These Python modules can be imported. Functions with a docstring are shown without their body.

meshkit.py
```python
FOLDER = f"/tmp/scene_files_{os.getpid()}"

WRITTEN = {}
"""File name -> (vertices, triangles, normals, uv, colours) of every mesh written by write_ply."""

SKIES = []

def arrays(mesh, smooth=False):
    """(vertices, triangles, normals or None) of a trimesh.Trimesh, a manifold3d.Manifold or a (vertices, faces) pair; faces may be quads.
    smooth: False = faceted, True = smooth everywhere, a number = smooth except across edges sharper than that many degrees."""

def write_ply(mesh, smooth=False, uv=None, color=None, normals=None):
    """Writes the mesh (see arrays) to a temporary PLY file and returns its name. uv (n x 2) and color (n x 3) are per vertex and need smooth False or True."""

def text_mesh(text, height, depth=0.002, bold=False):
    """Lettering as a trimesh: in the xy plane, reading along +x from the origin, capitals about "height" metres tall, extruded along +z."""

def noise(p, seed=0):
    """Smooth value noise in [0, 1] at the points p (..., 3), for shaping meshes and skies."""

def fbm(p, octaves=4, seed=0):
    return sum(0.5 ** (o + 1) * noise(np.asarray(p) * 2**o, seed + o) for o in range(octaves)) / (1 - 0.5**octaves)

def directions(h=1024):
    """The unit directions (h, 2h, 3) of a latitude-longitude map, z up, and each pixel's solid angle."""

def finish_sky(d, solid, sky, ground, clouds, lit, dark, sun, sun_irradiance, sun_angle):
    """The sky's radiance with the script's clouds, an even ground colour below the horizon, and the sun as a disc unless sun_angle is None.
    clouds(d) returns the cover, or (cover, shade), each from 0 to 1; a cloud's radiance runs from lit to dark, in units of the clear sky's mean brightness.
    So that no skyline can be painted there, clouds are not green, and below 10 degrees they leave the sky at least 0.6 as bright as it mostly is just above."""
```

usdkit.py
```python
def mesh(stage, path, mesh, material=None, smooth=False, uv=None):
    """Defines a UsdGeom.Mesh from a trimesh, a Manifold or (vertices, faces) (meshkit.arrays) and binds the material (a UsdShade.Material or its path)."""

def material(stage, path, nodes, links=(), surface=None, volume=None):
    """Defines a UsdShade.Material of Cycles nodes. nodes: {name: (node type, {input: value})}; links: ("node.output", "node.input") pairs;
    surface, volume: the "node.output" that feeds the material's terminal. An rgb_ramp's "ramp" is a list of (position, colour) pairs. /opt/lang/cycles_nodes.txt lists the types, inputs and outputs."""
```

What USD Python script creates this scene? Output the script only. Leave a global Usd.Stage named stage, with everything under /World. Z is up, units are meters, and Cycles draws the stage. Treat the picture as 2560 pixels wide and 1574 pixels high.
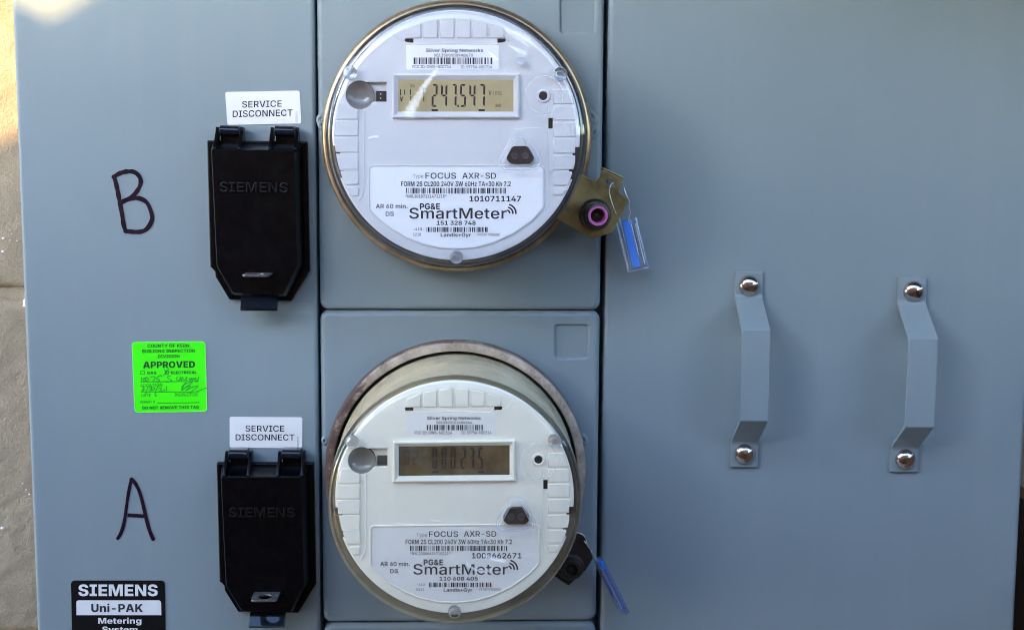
import math, glob, random
import numpy as np, trimesh, shapely
from shapely.geometry import Polygon, LineString, Point, box as sbox
from shapely.ops import unary_union
from shapely import affinity
from scipy.interpolate import CubicSpline
from PIL import Image, ImageDraw, ImageFont
import meshkit, usdkit
from pxr import Usd, UsdGeom, UsdLux, UsdShade, Gf, Sdf, Vt

stage = Usd.Stage.CreateInMemory()
UsdGeom.SetStageUpAxis(stage, UsdGeom.Tokens.z)
UsdGeom.SetStageMetersPerUnit(stage, 1.0)
UsdGeom.Xform.Define(stage, '/World'); UsdGeom.Scope.Define(stage, '/World/Looks')
rng = np.random.default_rng(7)

# ------------------------------------------------------------------ camera, sky, sun
# Panel frame: X right, Y up, Z out of the cabinet front towards the viewer; origin on the front, 1.5 m above the ground.
EYE = 1.5
D = 0.905                      # camera distance from the cabinet front
F, W, H = 3196.0, 2560.0, 1574.0
YAW, PITCH, ROLL = math.radians(2.24), math.radians(7.35), 0.0066
EXPOSURE = 3.52
SUN_A, SUN_E = -0.8, 0.28     # sideways and upward slope of the direction to the sun per metre outwards
SUN_INT, SKY = 0.5, 0.15

def T(v):
    v = np.asarray(v, float)
    return np.stack([v[..., 0], -v[..., 2], v[..., 1]], -1)

_f = np.array([math.sin(YAW) * math.cos(PITCH), -math.sin(PITCH), -math.cos(YAW) * math.cos(PITCH)])
_r = np.array([math.cos(YAW), 0, math.sin(YAW)]); _u = np.cross(_r, _f)
RIGHT = _r * math.cos(ROLL) + _u * math.sin(ROLL); UP = _u * math.cos(ROLL) - _r * math.sin(ROLL)
CAM = np.array([0, 0, D])

def P(px, py, z=0.0):
    """The point of the plane Z = z (metres) seen at a pixel of the 2560 px photograph: gives X, Y."""
    d = _f + RIGHT * ((px - W / 2) / F) - UP * ((py - H / 2) / F)
    t = (z - D) / d[2]
    return (CAM + d * t)[:2]

cam = UsdGeom.Camera.Define(stage, '/World/camera')
cm = np.eye(4); cm[0, :3], cm[1, :3], cm[2, :3] = T(RIGHT), T(UP), T(-_f); cm[3, :3] = T(CAM) + [0, 0, EYE]
cam.AddTransformOp().Set(Gf.Matrix4d(cm.tolist()))
cam.CreateHorizontalApertureAttr(36.0); cam.CreateVerticalApertureAttr(36.0 * 629 / 1024)
cam.CreateFocalLengthAttr(36.0 * F / W); cam.CreateClippingRangeAttr(Gf.Vec2f(0.01, 500))
cam.CreateFocusDistanceAttr(0.85); cam.CreateFStopAttr(0.0)
cam.CreateExposureAttr(EXPOSURE)

sun_dir = T([SUN_A, SUN_E, 1.0]); sun_dir = sun_dir / np.linalg.norm(sun_dir)
elev, rot = math.asin(sun_dir[2]), math.atan2(sun_dir[0], sun_dir[1])
usdkit.material(stage, '/World/Looks/sky', {
    's': ('sky_texture', {'sky_type': 'single_scattering', 'sun_disc': False, 'sun_elevation': elev, 'sun_rotation': rot, 'altitude': 100.0, 'ozone_density': 3.0}),
    'tc': ('texture_coordinate', {}), 'mp': ('mapping', {'scale': (1.0, 1.0, 2.2)}), 'n': ('noise_texture', {'scale': 2.6, 'detail': 7, 'roughness': 0.58, 'distortion': 0.3}),
    'r': ('map_range', {'from_min': 0.52, 'from_max': 0.66, 'to_min': 0.0, 'to_max': 0.85, 'clamp': True}), 'c': ('hsv', {'saturation': 0.2, 'value': 1.9}),
    'b': ('background_shader', {'strength': SKY})}, [('tc.generated', 'mp.vector'), ('mp.vector', 'n.vector'), ('n.fac', 'r.value'), ('r.result', 'c.fac'), ('s.color', 'c.color'), ('c.color', 'b.color')], surface='b.background')
sky = UsdLux.DomeLight.Define(stage, '/World/sky')
UsdShade.MaterialBindingAPI.Apply(sky.GetPrim()).Bind(UsdShade.Material.Get(stage, '/World/Looks/sky'))
sky.GetPrim().SetCustomDataByKey('kind', 'structure')
sun = UsdLux.DistantLight.Define(stage, '/World/sun')
z_ = sun_dir; x_ = np.cross([0, 0, 1.0], z_); x_ /= np.linalg.norm(x_); y_ = np.cross(z_, x_)
sm = np.eye(4); sm[0, :3], sm[1, :3], sm[2, :3] = x_, y_, z_
sun.AddTransformOp().Set(Gf.Matrix4d(sm.tolist()))
sun.CreateIntensityAttr(SUN_INT); sun.CreateAngleAttr(0.5); sun.CreateNormalizeAttr(True); sun.CreateColorAttr(Gf.Vec3f(0.62, 0.385, 0.13))

# ------------------------------------------------------------------ materials
def mat(name, nodes, links=(), surface='p.BSDF', volume=None):
    return usdkit.material(stage, '/World/Looks/' + name, nodes, links, surface, volume)

def plain(name, color, rough=0.5, metal=0.0, spec=0.5, bevel=0.0, var=0.0, vscale=40.0, bump=0.0, bscale=400.0, coat=0.0):
    """Principled surface with a little uneven colour (var), fine relief (bump) and rounded edges (bevel, metres)."""
    n = {'p': ('principled_bsdf', {'base_color': color, 'roughness': rough, 'metallic': metal, 'specular_ior_level': spec, 'coat_weight': coat, 'coat_roughness': 0.08})}
    l = []
    if var:
        n['g'] = ('geometry', {}); n['n'] = ('noise_texture', {'scale': vscale, 'detail': 5, 'roughness': 0.6})
        n['r'] = ('rgb_ramp', {'ramp': [(0.3, tuple(c * (1 - var) for c in color)), (0.7, tuple(min(1, c * (1 + var)) for c in color))]})
        n['rr'] = ('map_range', {'from_min': 0.3, 'from_max': 0.7, 'to_min': max(0.02, rough * 0.8), 'to_max': min(1, rough * 1.2), 'clamp': True})
        l += [('g.position', 'n.vector'), ('n.fac', 'r.fac'), ('r.color', 'p.base_color'), ('n.fac', 'rr.value'), ('rr.result', 'p.roughness')]
    if bevel:
        n['bv'] = ('bevel', {'samples': 4, 'radius': bevel}); l += [('bv.bevel', 'p.normal')]
    if bump:
        n['g2'] = ('geometry', {}); n['n2'] = ('noise_texture', {'scale': bscale, 'detail': 3, 'roughness': 0.6})
        n['bp'] = ('bump', {'strength': bump, 'distance': 0.0005})
        l = [x for x in l if x != ('bv.bevel', 'p.normal')]
        l += [('g2.position', 'n2.vector'), ('n2.fac', 'bp.height'), ('bp.normal', 'p.normal')]
        if bevel: l += [('bv.bevel', 'bp.normal')]
    return mat(name, n, l)

def clear(name, tint, rough=0.03, ior=1.45, haze=0.0, hazecol=(0.8, 0.8, 0.8), dirt=0.0, dscale=60.0):
    """Thin clear plastic: see-through by the tint, mirror by Fresnel, with a little milky haze and scuffs."""
    n = {'t': ('transparent_bsdf', {'color': tint}), 'g': ('glossy_bsdf', {'color': (1, 1, 1), 'roughness': rough}), 'f': ('fresnel', {'IOR': ior}), 'm': ('mix_closure', {}),
         'bk': ('geometry', {}), 'io': ('map_range', {'from_min': 0.0, 'from_max': 1.0, 'to_min': ior, 'to_max': 1.0 / ior})}   # a thin skin reflects alike from both sides
    l = [('bk.backfacing', 'io.value'), ('io.result', 'f.IOR'), ('f.fac', 'm.fac'), ('t.BSDF', 'm.closure1'), ('g.BSDF', 'm.closure2')]
    if haze or dirt:
        n['d'] = ('diffuse_bsdf', {'color': hazecol}); n['m2'] = ('mix_closure', {'fac': haze})
        l += [('m.closure', 'm2.closure1'), ('d.BSDF', 'm2.closure2')]
        if dirt:
            n['ge'] = ('geometry', {}); n['no'] = ('noise_texture', {'scale': dscale, 'detail': 6, 'roughness': 0.7})
            n['mr'] = ('map_range', {'from_min': 0.42, 'from_max': 0.75, 'to_min': haze, 'to_max': haze + dirt, 'clamp': True})
            l += [('ge.position', 'no.vector'), ('no.fac', 'mr.value'), ('mr.result', 'm2.fac')]
        return mat(name, n, l, surface='m2.closure')
    return mat(name, n, l, surface='m.closure')

M = {}
# painted steel of the cabinet: flat blue grey enamel with slight orange peel and dust
M['enamel'] = mat('blue_grey_enamel', {
    'g': ('geometry', {}), 'n': ('noise_texture', {'scale': 9.0, 'detail': 6, 'roughness': 0.62}),
    'r': ('rgb_ramp', {'ramp': [(0.3, (0.172, 0.217, 0.238)), (0.7, (0.182, 0.229, 0.250))]}),
    'n2': ('noise_texture', {'scale': 260.0, 'detail': 2}), 'bp': ('bump', {'strength': 0.07, 'distance': 0.0006}),
    'nw': ('noise_texture', {'scale': 7.0, 'detail': 1}), 'bw': ('bump', {'strength': 0.35, 'distance': 0.0025}),
    'n3': ('noise_texture', {'scale': 26.0, 'detail': 5, 'roughness': 0.7}), 'rr': ('map_range', {'from_min': 0.3, 'from_max': 0.7, 'to_min': 0.36, 'to_max': 0.5, 'clamp': True}),
    'n4': ('noise_texture', {'scale': 420.0, 'detail': 3, 'roughness': 0.6}), 'sp': ('map_range', {'from_min': 0.66, 'from_max': 0.74, 'to_min': 0.0, 'to_max': 0.35, 'clamp': True}), 'mx': ('mix', {'color2': (0.10, 0.10, 0.10)}),
    'ms': ('mapping', {'scale': (38.0, 38.0, 1.6)}), 'ns': ('noise_texture', {'scale': 1.0, 'detail': 5, 'roughness': 0.7}), 'rs': ('map_range', {'from_min': 0.50, 'from_max': 0.75, 'to_min': 0.0, 'to_max': 0.22, 'clamp': True}), 'mst': ('mix', {'color2': (0.235, 0.26, 0.275)}),
    'p': ('principled_bsdf', {'specular_ior_level': 0.42})},
    [('g.position', 'n.vector'), ('g.position', 'n2.vector'), ('g.position', 'n3.vector'), ('g.position', 'n4.vector'), ('n4.fac', 'sp.value'), ('sp.result', 'mx.fac'), ('n.fac', 'r.fac'), ('r.color', 'mx.color1'), ('g.position', 'ms.vector'), ('ms.vector', 'ns.vector'), ('ns.fac', 'rs.value'), ('rs.result', 'mst.fac'), ('mx.color', 'mst.color1'), ('mst.color', 'p.base_color'), ('g.position', 'nw.vector'), ('nw.fac', 'bw.height'), ('bw.normal', 'bp.normal'), ('n2.fac', 'bp.height'), ('bp.normal', 'p.normal'),
     ('n3.fac', 'rr.value'), ('rr.result', 'p.roughness')])
M['box'] = plain('enclosure_enamel', (0.10, 0.115, 0.13), 0.6)
M['black'] = plain('black_plastic', (0.0005, 0.0005, 0.0008), 0.2, spec=0.24, bevel=0.0005, var=0.25, vscale=90, bump=0.03, bscale=900)
M['black_worn'] = plain('worn_black_plastic', (0.001, 0.001, 0.0014), 0.32, spec=0.25)
M['black_gloss'] = plain('glossy_black_plastic', (0.003, 0.004, 0.007), 0.08, spec=0.45, bevel=0.0004)
M['lens_rim'] = plain('lens_rim', (0.05, 0.046, 0.05), 0.25)
M['zinc'] = plain('zinc_plate', (0.25, 0.25, 0.25), 0.24, metal=0.9, bevel=0.0004, var=0.12, vscale=200)
M['steel'] = plain('polished_steel', (0.56, 0.50, 0.46), 0.15, metal=1.0, var=0.06, vscale=300)
M['label'] = plain('white_label', (0.64, 0.64, 0.645), 0.35, spec=0.4)
M['plate_b'] = plain('white_plate', (0.86, 0.86, 0.87), 0.35, spec=0.4)
M['label_old'] = plain('aged_white_label', (0.80, 0.80, 0.80), 0.4, spec=0.4)
M['ink'] = plain('black_ink', (0.012, 0.010, 0.016), 0.5)
M['ink_faded'] = plain('faded_ink', (0.045, 0.042, 0.044), 0.5)
M['ink_thin'] = plain('grey_ink', (0.08, 0.08, 0.10), 0.5)
M['marker'] = plain('marker_ink', (0.010, 0.0015, 0.008), 0.5, spec=0.15, var=0.7, vscale=90)
M['green'] = plain('fluorescent_green_paper', (0.045, 0.80, 0.004), 0.45, spec=0.35)
M['green_edge'] = plain('pale_green_edge', (0.22, 0.90, 0.14), 0.45)
M['green_ink'] = plain('dark_green_ink', (0.003, 0.035, 0.008), 0.5)
M['green_pen'] = plain('green_pen', (0.008, 0.20, 0.03), 0.4)
M['sticker_black'] = plain('black_sticker', (0.003, 0.003, 0.0035), 0.32, spec=0.25)
M['face_b'] = plain('white_polycarbonate', (0.635, 0.635, 0.645), 0.42, spec=0.4, bevel=0.0003)
M['face_a'] = plain('aged_polycarbonate', (0.83, 0.81, 0.73), 0.45, spec=0.4, bevel=0.0003)
M['body_a'] = plain('beige_body', (0.37, 0.335, 0.25), 0.5, var=0.22, vscale=45)
M['body_b'] = plain('grey_body', (0.26, 0.25, 0.265), 0.5)
M['dark_in'] = plain('dark_interior', (0.008, 0.007, 0.008), 0.4, spec=0.3)
M['grey_in'] = plain('grey_interior', (0.05, 0.045, 0.045), 0.5)
M['bowl'] = plain('grey_bowl', (0.19, 0.19, 0.18), 0.12, spec=0.7)
M['lcd_b'] = plain('lcd_tan', (0.44, 0.36, 0.19), 0.18, spec=0.6, var=0.08, vscale=50)
M['lcd_a'] = plain('lcd_olive', (0.088, 0.060, 0.025), 0.2, spec=0.3, var=0.45, vscale=45)
M['seg'] = plain('lcd_segment', (0.012, 0.010, 0.010), 0.3)
M['seg_a'] = plain('lcd_segment_faint', (0.004, 0.003, 0.003), 0.3)
M['seg_thin'] = plain('lcd_segment_pale', (0.10, 0.08, 0.045), 0.3)
M['clear_b'] = clear('clear_cover', (0.97, 0.975, 0.985), rough=0.012, haze=0.003, ior=1.75)
M['clear_a'] = clear('yellowed_cover', (0.988, 0.98, 0.955), rough=0.035, ior=1.65, haze=0.003, hazecol=(0.75, 0.70, 0.58), dirt=0.014)
M['barrel_a'] = clear('yellowed_barrel', (0.80, 0.74, 0.60), rough=0.09, haze=0.42, hazecol=(0.43, 0.37, 0.25), dirt=0.3, dscale=38.0)
M['clear_boss'] = clear('clear_boss', (0.985, 0.985, 0.99), rough=0.03, ior=1.35)
M['moulded'] = clear('moulded_edge', (0.80, 0.82, 0.86), rough=0.03, ior=1.7, haze=0.12)
M['bubble'] = mat('clear_bubble', {'p': ('principled_bsdf', {'base_color': (0.74, 0.76, 0.79), 'roughness': 0.02, 'ior': 1.5, 'transmission_weight': 1.0})})
M['seal_clear'] = clear('clear_seal', (0.90, 0.93, 0.985), rough=0.04, ior=1.7, haze=0.018, hazecol=(0.5, 0.68, 0.95))
M['seal_dark'] = clear('bluish_seal', (0.66, 0.74, 0.90), rough=0.05, ior=1.6, haze=0.02, hazecol=(0.4, 0.5, 0.85))
M['seal_blue'] = plain('blue_plastic', (0.02, 0.31, 0.95), 0.3, spec=0.5)
M['seal_glint'] = plain('seal_reflection', (0.62, 0.50, 0.44), 0.3)
M['scuff_glare'] = mat('scuff_glare', {'t': ('transparent_bsdf', {'color': (1, 1, 1)}), 'd': ('diffuse_bsdf', {'color': (0.8, 0.8, 0.82)}), 'g': ('geometry', {}), 'at': ('attribute', {'attribute': 'fade'}),
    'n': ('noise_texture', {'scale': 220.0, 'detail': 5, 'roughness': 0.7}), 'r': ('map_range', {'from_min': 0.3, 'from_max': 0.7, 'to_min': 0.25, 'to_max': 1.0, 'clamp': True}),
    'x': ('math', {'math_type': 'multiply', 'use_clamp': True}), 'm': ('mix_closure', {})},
    [('g.position', 'n.vector'), ('n.fac', 'r.value'), ('r.result', 'x.value1'), ('at.fac', 'x.value2'), ('x.value', 'm.fac'), ('t.BSDF', 'm.closure1'), ('d.BSDF', 'm.closure2')], surface='m.closure')  # serves real scuffs and painted cloud glare alike
M['ring_b'] = plain('bronzed_ring', (0.36, 0.265, 0.165), 0.27, metal=0.9, var=0.25, vscale=35)
M['ring_a'] = mat('weathered_ring', {
    'g': ('geometry', {}), 'n': ('noise_texture', {'scale': 55.0, 'detail': 8, 'roughness': 0.75}), 'n2': ('noise_texture', {'scale': 500.0, 'detail': 4, 'roughness': 0.8}),
    'sep': ('separate_xyz', {}), 'mr': ('map_range', {'from_min': -0.10, 'from_max': -0.05, 'to_min': -0.28, 'to_max': 0.04, 'clamp': True}), 'ad': ('math', {'math_type': 'add'}), 'ad0': ('math', {'math_type': 'add'}), 'my': ('map_range', {'from_min': -0.0225, 'from_max': -0.0165, 'to_min': 0.03, 'to_max': -0.2, 'clamp': True}), 'ad2': ('math', {'math_type': 'multiply_add', 'value2': 0.22}),
    'r': ('rgb_ramp', {'ramp': [(0.42, (0.060, 0.030, 0.026)), (0.49, (0.085, 0.05, 0.04)), (0.56, (0.24, 0.19, 0.145)), (0.78, (0.46, 0.38, 0.30))]}),
    'me': ('map_range', {'from_min': 0.48, 'from_max': 0.6, 'to_min': 0.0, 'to_max': 0.3, 'clamp': True}),
    'bp': ('bump', {'strength': 0.45, 'distance': 0.0006}), 'p': ('principled_bsdf', {'roughness': 0.5})},
    [('g.position', 'n.vector'), ('g.position', 'n2.vector'), ('g.position', 'sep.vector'), ('sep.x', 'mr.value'), ('sep.y', 'my.value'), ('my.result', 'ad0.value1'), ('mr.result', 'ad0.value2'), ('n.fac', 'ad.value1'), ('ad0.value', 'ad.value2'), ('n2.fac', 'ad2.value1'), ('ad.value', 'ad2.value3'),
     ('ad2.value', 'r.fac'), ('r.color', 'p.base_color'), ('ad2.value', 'me.value'), ('me.result', 'p.metallic'), ('n2.fac', 'bp.height'), ('bp.normal', 'p.normal')])
M['brass'] = plain('dichromate_plate', (0.27, 0.225, 0.105), 0.36, metal=0.8, bevel=0.0003, var=0.35, vscale=55)
M['brass_dark'] = plain('dark_bronze', (0.045, 0.036, 0.024), 0.35, metal=0.6, var=0.3, vscale=80)
M['oxide'] = plain('oxidised_lock', (0.020, 0.016, 0.013), 0.5, metal=0.3, var=0.5, vscale=70, bump=0.3, bscale=500)
M['pink'] = plain('pink_ring', (0.62, 0.16, 0.42), 0.4)
M['rubber'] = plain('black_rubber', (0.012, 0.011, 0.011), 0.6)
M['wire'] = plain('steel_wire', (0.66, 0.65, 0.63), 0.3, metal=0.7)
M['wall'] = mat('painted_block', {
    'g': ('geometry', {}), 'n': ('noise_texture', {'scale': 34.0, 'detail': 8, 'roughness': 0.66}), 'n2': ('noise_texture', {'scale': 330.0, 'detail': 6, 'roughness': 0.7}),
    'r': ('rgb_ramp', {'ramp': [(0.3, (0.32, 0.262, 0.18)), (0.7, (0.38, 0.312, 0.218))]}), 'bp': ('bump', {'strength': 0.5, 'distance': 0.003}), 'bp2': ('bump', {'strength': 1.0, 'distance': 0.0028}),
    'p': ('principled_bsdf', {'roughness': 0.62, 'specular_ior_level': 0.35})},
    [('g.position', 'n.vector'), ('g.position', 'n2.vector'), ('n.fac', 'r.fac'), ('r.color', 'p.base_color'), ('n.fac', 'bp.height'), ('n2.fac', 'bp2.height'), ('bp.normal', 'bp2.normal'), ('bp2.normal', 'p.normal')])
M['fleck'] = plain('white_fleck', (0.82, 0.80, 0.76), 0.35)
M['wood'] = mat('dark_timber', {
    'g': ('geometry', {}), 'mp': ('mapping', {'scale': (60.0, 60.0, 3.0)}), 'n': ('noise_texture', {'scale': 1.0, 'detail': 6, 'roughness': 0.65, 'distortion': 0.6}),
    'r': ('rgb_ramp', {'ramp': [(0.3, (0.055, 0.024, 0.012)), (0.7, (0.13, 0.062, 0.032))]}), 'bp': ('bump', {'strength': 0.4, 'distance': 0.002}), 'p': ('principled_bsdf', {'roughness': 0.7})},
    [('g.position', 'mp.vector'), ('mp.vector', 'n.vector'), ('n.fac', 'r.fac'), ('r.color', 'p.base_color'), ('n.fac', 'bp.height'), ('bp.normal', 'p.normal')])
M['dirt'] = plain('packed_earth', (0.36, 0.33, 0.29), 0.9, var=0.12, vscale=4, bump=0.4, bscale=60)

# ------------------------------------------------------------------ prims
used = {}
def numbered(path):
    k = used.get(path, -1) + 1; used[path] = k
    return path if k == 0 else f'{path}_{k:03d}'

def tag(prim, label=None, cat=None, group=None, kind=None):
    prim = prim.GetPrim() if hasattr(prim, 'GetPrim') else prim
    for k, v in (('label', label), ('category', cat), ('group', group), ('kind', kind)):
        if v: prim.SetCustomDataByKey(k, v)
    return prim

def thing(name, label, cat, at, group=None, rz=0.0):
    """Xform at a point of the panel frame; its children are the thing's parts."""
    x = UsdGeom.Xform.Define(stage, numbered('/World/' + name))
    w = T(np.asarray(at, float)) + [0, 0, EYE]
    x.AddTranslateOp().Set(Gf.Vec3d(*map(float, w)))
    if rz: x.AddRotateYOp().Set(rz)
    return tag(x, label, cat, group)

def obj(name, mesh, m, parent=None, smooth=32, label=None, kind=None):
    """One mesh given in the panel frame (metres, relative to its thing's origin)."""
    if isinstance(mesh, (list, tuple)) and not isinstance(mesh[0], np.ndarray): mesh = trimesh.util.concatenate(list(mesh))
    v, f = (np.asarray(mesh.vertices), np.asarray(mesh.faces)) if hasattr(mesh, 'vertices') else mesh
    v = T(v)
    if parent is None: v = v + [0, 0, EYE]
    base = str(parent.GetPath()) if parent is not None else '/World'
    g = usdkit.mesh(stage, numbered(base + '/' + name), trimesh.Trimesh(v, f, process=False), M[m] if isinstance(m, str) else m, smooth=smooth)
    return tag(g, label, None, None, kind)

def dup(root, at, label):
    was = root.GetCustomData()
    r = thing(root.GetName(), label, was['category'], at, was.get('group'))
    r.GetReferences().AddInternalReference(root.GetPath()); r.SetInstanceable(True)
    for k in ('label',): r.SetCustomDataByKey(k, label)
    return r

# ------------------------------------------------------------------ shapes (metres)
def loops_of(poly):
    poly = shapely.geometry.polygon.orient(poly, 1.0)
    return [np.array(r.coords)[:-1] for r in [poly.exterior, *poly.interiors]]

def inset(loop, d):
    e = np.roll(loop, -1, 0) - loop; e = e / np.maximum(np.linalg.norm(e, axis=1, keepdims=True), 1e-12)
    n2 = np.stack([-e[:, 1], e[:, 0]], 1); n1 = np.roll(n2, 1, 0)
    m = (n1 + n2) / np.maximum(1 + (n1 * n2).sum(1, keepdims=True), 0.3)
    return loop + m * d

def cap(loops, z, flip=False):
    v, f = trimesh.creation.triangulate_polygon(Polygon(loops[0], loops[1:]), engine='earcut')
    v = np.column_stack([v, np.full(len(v), z)]); f = np.asarray(f)
    a = v[f]; up = np.cross(a[:, 1] - a[:, 0], a[:, 2] - a[:, 0])[:, 2].sum() > 0
    return trimesh.Trimesh(v, f[:, ::-1] if up == flip else f, process=False)

def strip(a, b):
    """Quads between two closed rings of equal count, facing right of the walk (outwards for a counter-clockwise ring going up)."""
    n = len(a); i = np.arange(n); j = (i + 1) % n
    return trimesh.Trimesh(np.vstack([a, b]), np.vstack([np.stack([i, j, n + j], 1), np.stack([i, n + j, n + i], 1)]), process=False)

def lift(l, z): return np.column_stack([l, np.full(len(l), z)])

def slab(poly, z0, z1, r=0.0, rh=None, n=4, back=False):
    """A plate from z0 to z1 with its front edge rounded by r (rh: that of its holes)."""
    parts, ends = [], []
    for k, l in enumerate(loops_of(poly)):
        q = r if k == 0 or rh is None else rh
        rings = [lift(l, z0)]
        if q > 0:
            for a in np.linspace(0, math.pi / 2, n + 1): rings.append(lift(inset(l, q * (1 - math.cos(a))), z1 - q + q * math.sin(a)))
        else: rings.append(lift(l, z1))
        parts += [strip(a, b) for a, b in zip(rings, rings[1:])]; ends.append(rings[-1][:, :2])
    parts.append(cap(ends, z1))
    if back: parts.append(cap(loops_of(poly), z0, flip=True))
    m = trimesh.util.concatenate(parts); m.merge_vertices(digits_vertex=7)
    return m

def sheet(poly, z):
    parts = [cap(loops_of(g), z) for g in getattr(poly, 'geoms', [poly]) if not g.is_empty and g.area > 1e-10]
    return trimesh.util.concatenate(parts)

def loft(rings, cap_end=True, cap_start=False):
    """rings: list of (n x 3) closed loops, counter-clockwise seen from +Z."""
    parts = [strip(a, b) for a, b in zip(rings, rings[1:])]
    if cap_end: parts.append(cap([rings[-1][:, :2]], float(rings[-1][0, 2])))
    if cap_start: parts.append(cap([rings[0][:, :2]], float(rings[0][0, 2]), flip=True))
    m = trimesh.util.concatenate(parts); m.merge_vertices(digits_vertex=7)
    return m

def lathe(profile, n=144, center=(0, 0)):
    p = np.array(profile, float); a = np.linspace(0, 2 * math.pi, n, endpoint=False)
    rings = [np.column_stack([np.cos(a) * r, np.sin(a) * r, np.full(n, z)]) for r, z in p]
    m = trimesh.util.concatenate([strip(x, y) for x, y in zip(rings, rings[1:])]); m.merge_vertices(digits_vertex=7)
    m.update_faces(m.nondegenerate_faces()); m.apply_translation([*center, 0])
    return m

def box3(x0, x1, y0, y1, z0, z1, r=0.0):
    return slab(sbox(x0, y0, x1, y1), z0, z1, r, back=True)

def tube(points, radius, sides=10, k=6):
    p = np.array(points, float)
    if k and len(p) > 2:
        s = np.r_[0, np.cumsum(np.linalg.norm(np.diff(p, axis=0), axis=1))]; p = CubicSpline(s, p)(np.linspace(0, s[-1], (len(p) - 1) * k + 1))
    t = np.gradient(p, axis=0); t /= np.linalg.norm(t, axis=1, keepdims=True)
    ref = np.array([0.3, 0.2, 0.93]); a = np.cross(t, ref); a /= np.linalg.norm(a, axis=1, keepdims=True); b = np.cross(t, a)
    th = np.linspace(0, 2 * math.pi, sides, endpoint=False)
    rr = np.broadcast_to(radius, (len(p),))
    rings = [q + r * (np.cos(th)[:, None] * u + np.sin(th)[:, None] * w) for q, r, u, w in zip(p, rr, a, b)]
    parts = [strip(x, y) for x, y in zip(rings, rings[1:])]
    for ring, fl in ((rings[0], 1), (rings[-1], 0)):
        n = len(ring); f = np.array([[0, i, i + 1] for i in range(1, n - 1)]); parts.append(trimesh.Trimesh(ring, f[:, ::-1] if fl else f, process=False))
    m = trimesh.util.concatenate(parts); m.merge_vertices(digits_vertex=7); return m

def rounded(poly, r, inner=None):
    """Rounds the convex corners by r and the concave ones by inner."""
    q = poly.buffer(-r).buffer(r, quad_segs=5)
    if inner: q = q.buffer(inner, quad_segs=5).buffer(-inner, quad_segs=5)
    return q

def corners(pts, r, n=5):
    """A closed outline with each corner cut to a small curve of n points, the same count for every outline."""
    p = np.array(pts, float); out = []
    for a, b, c in zip(np.roll(p, 1, 0), p, np.roll(p, -1, 0)):
        u, v = a - b, c - b; q0, q1 = b + u / np.linalg.norm(u) * r, b + v / np.linalg.norm(v) * r
        out += [(1 - t) ** 2 * q0 + 2 * t * (1 - t) * b + t * t * q1 for t in np.linspace(0, 1, n)]
    out = np.array(out)
    return out if Polygon(out).exterior.is_ccw else out[::-1]

def along_x(poly_yz, x0, x1, r=0.0):
    """Extrudes an outline given in (Y, Z) along X."""
    m = slab(poly_yz, 0, x1 - x0, r, back=True); v = m.vertices
    return trimesh.Trimesh(np.column_stack([v[:, 2] + x0, v[:, 0], v[:, 1]]), m.faces, process=False)

def pxpoly(pts, z, o=(0, 0)):
    return Polygon([P(x, y, z) - np.asarray(o)[:2] for x, y in pts])

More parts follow.
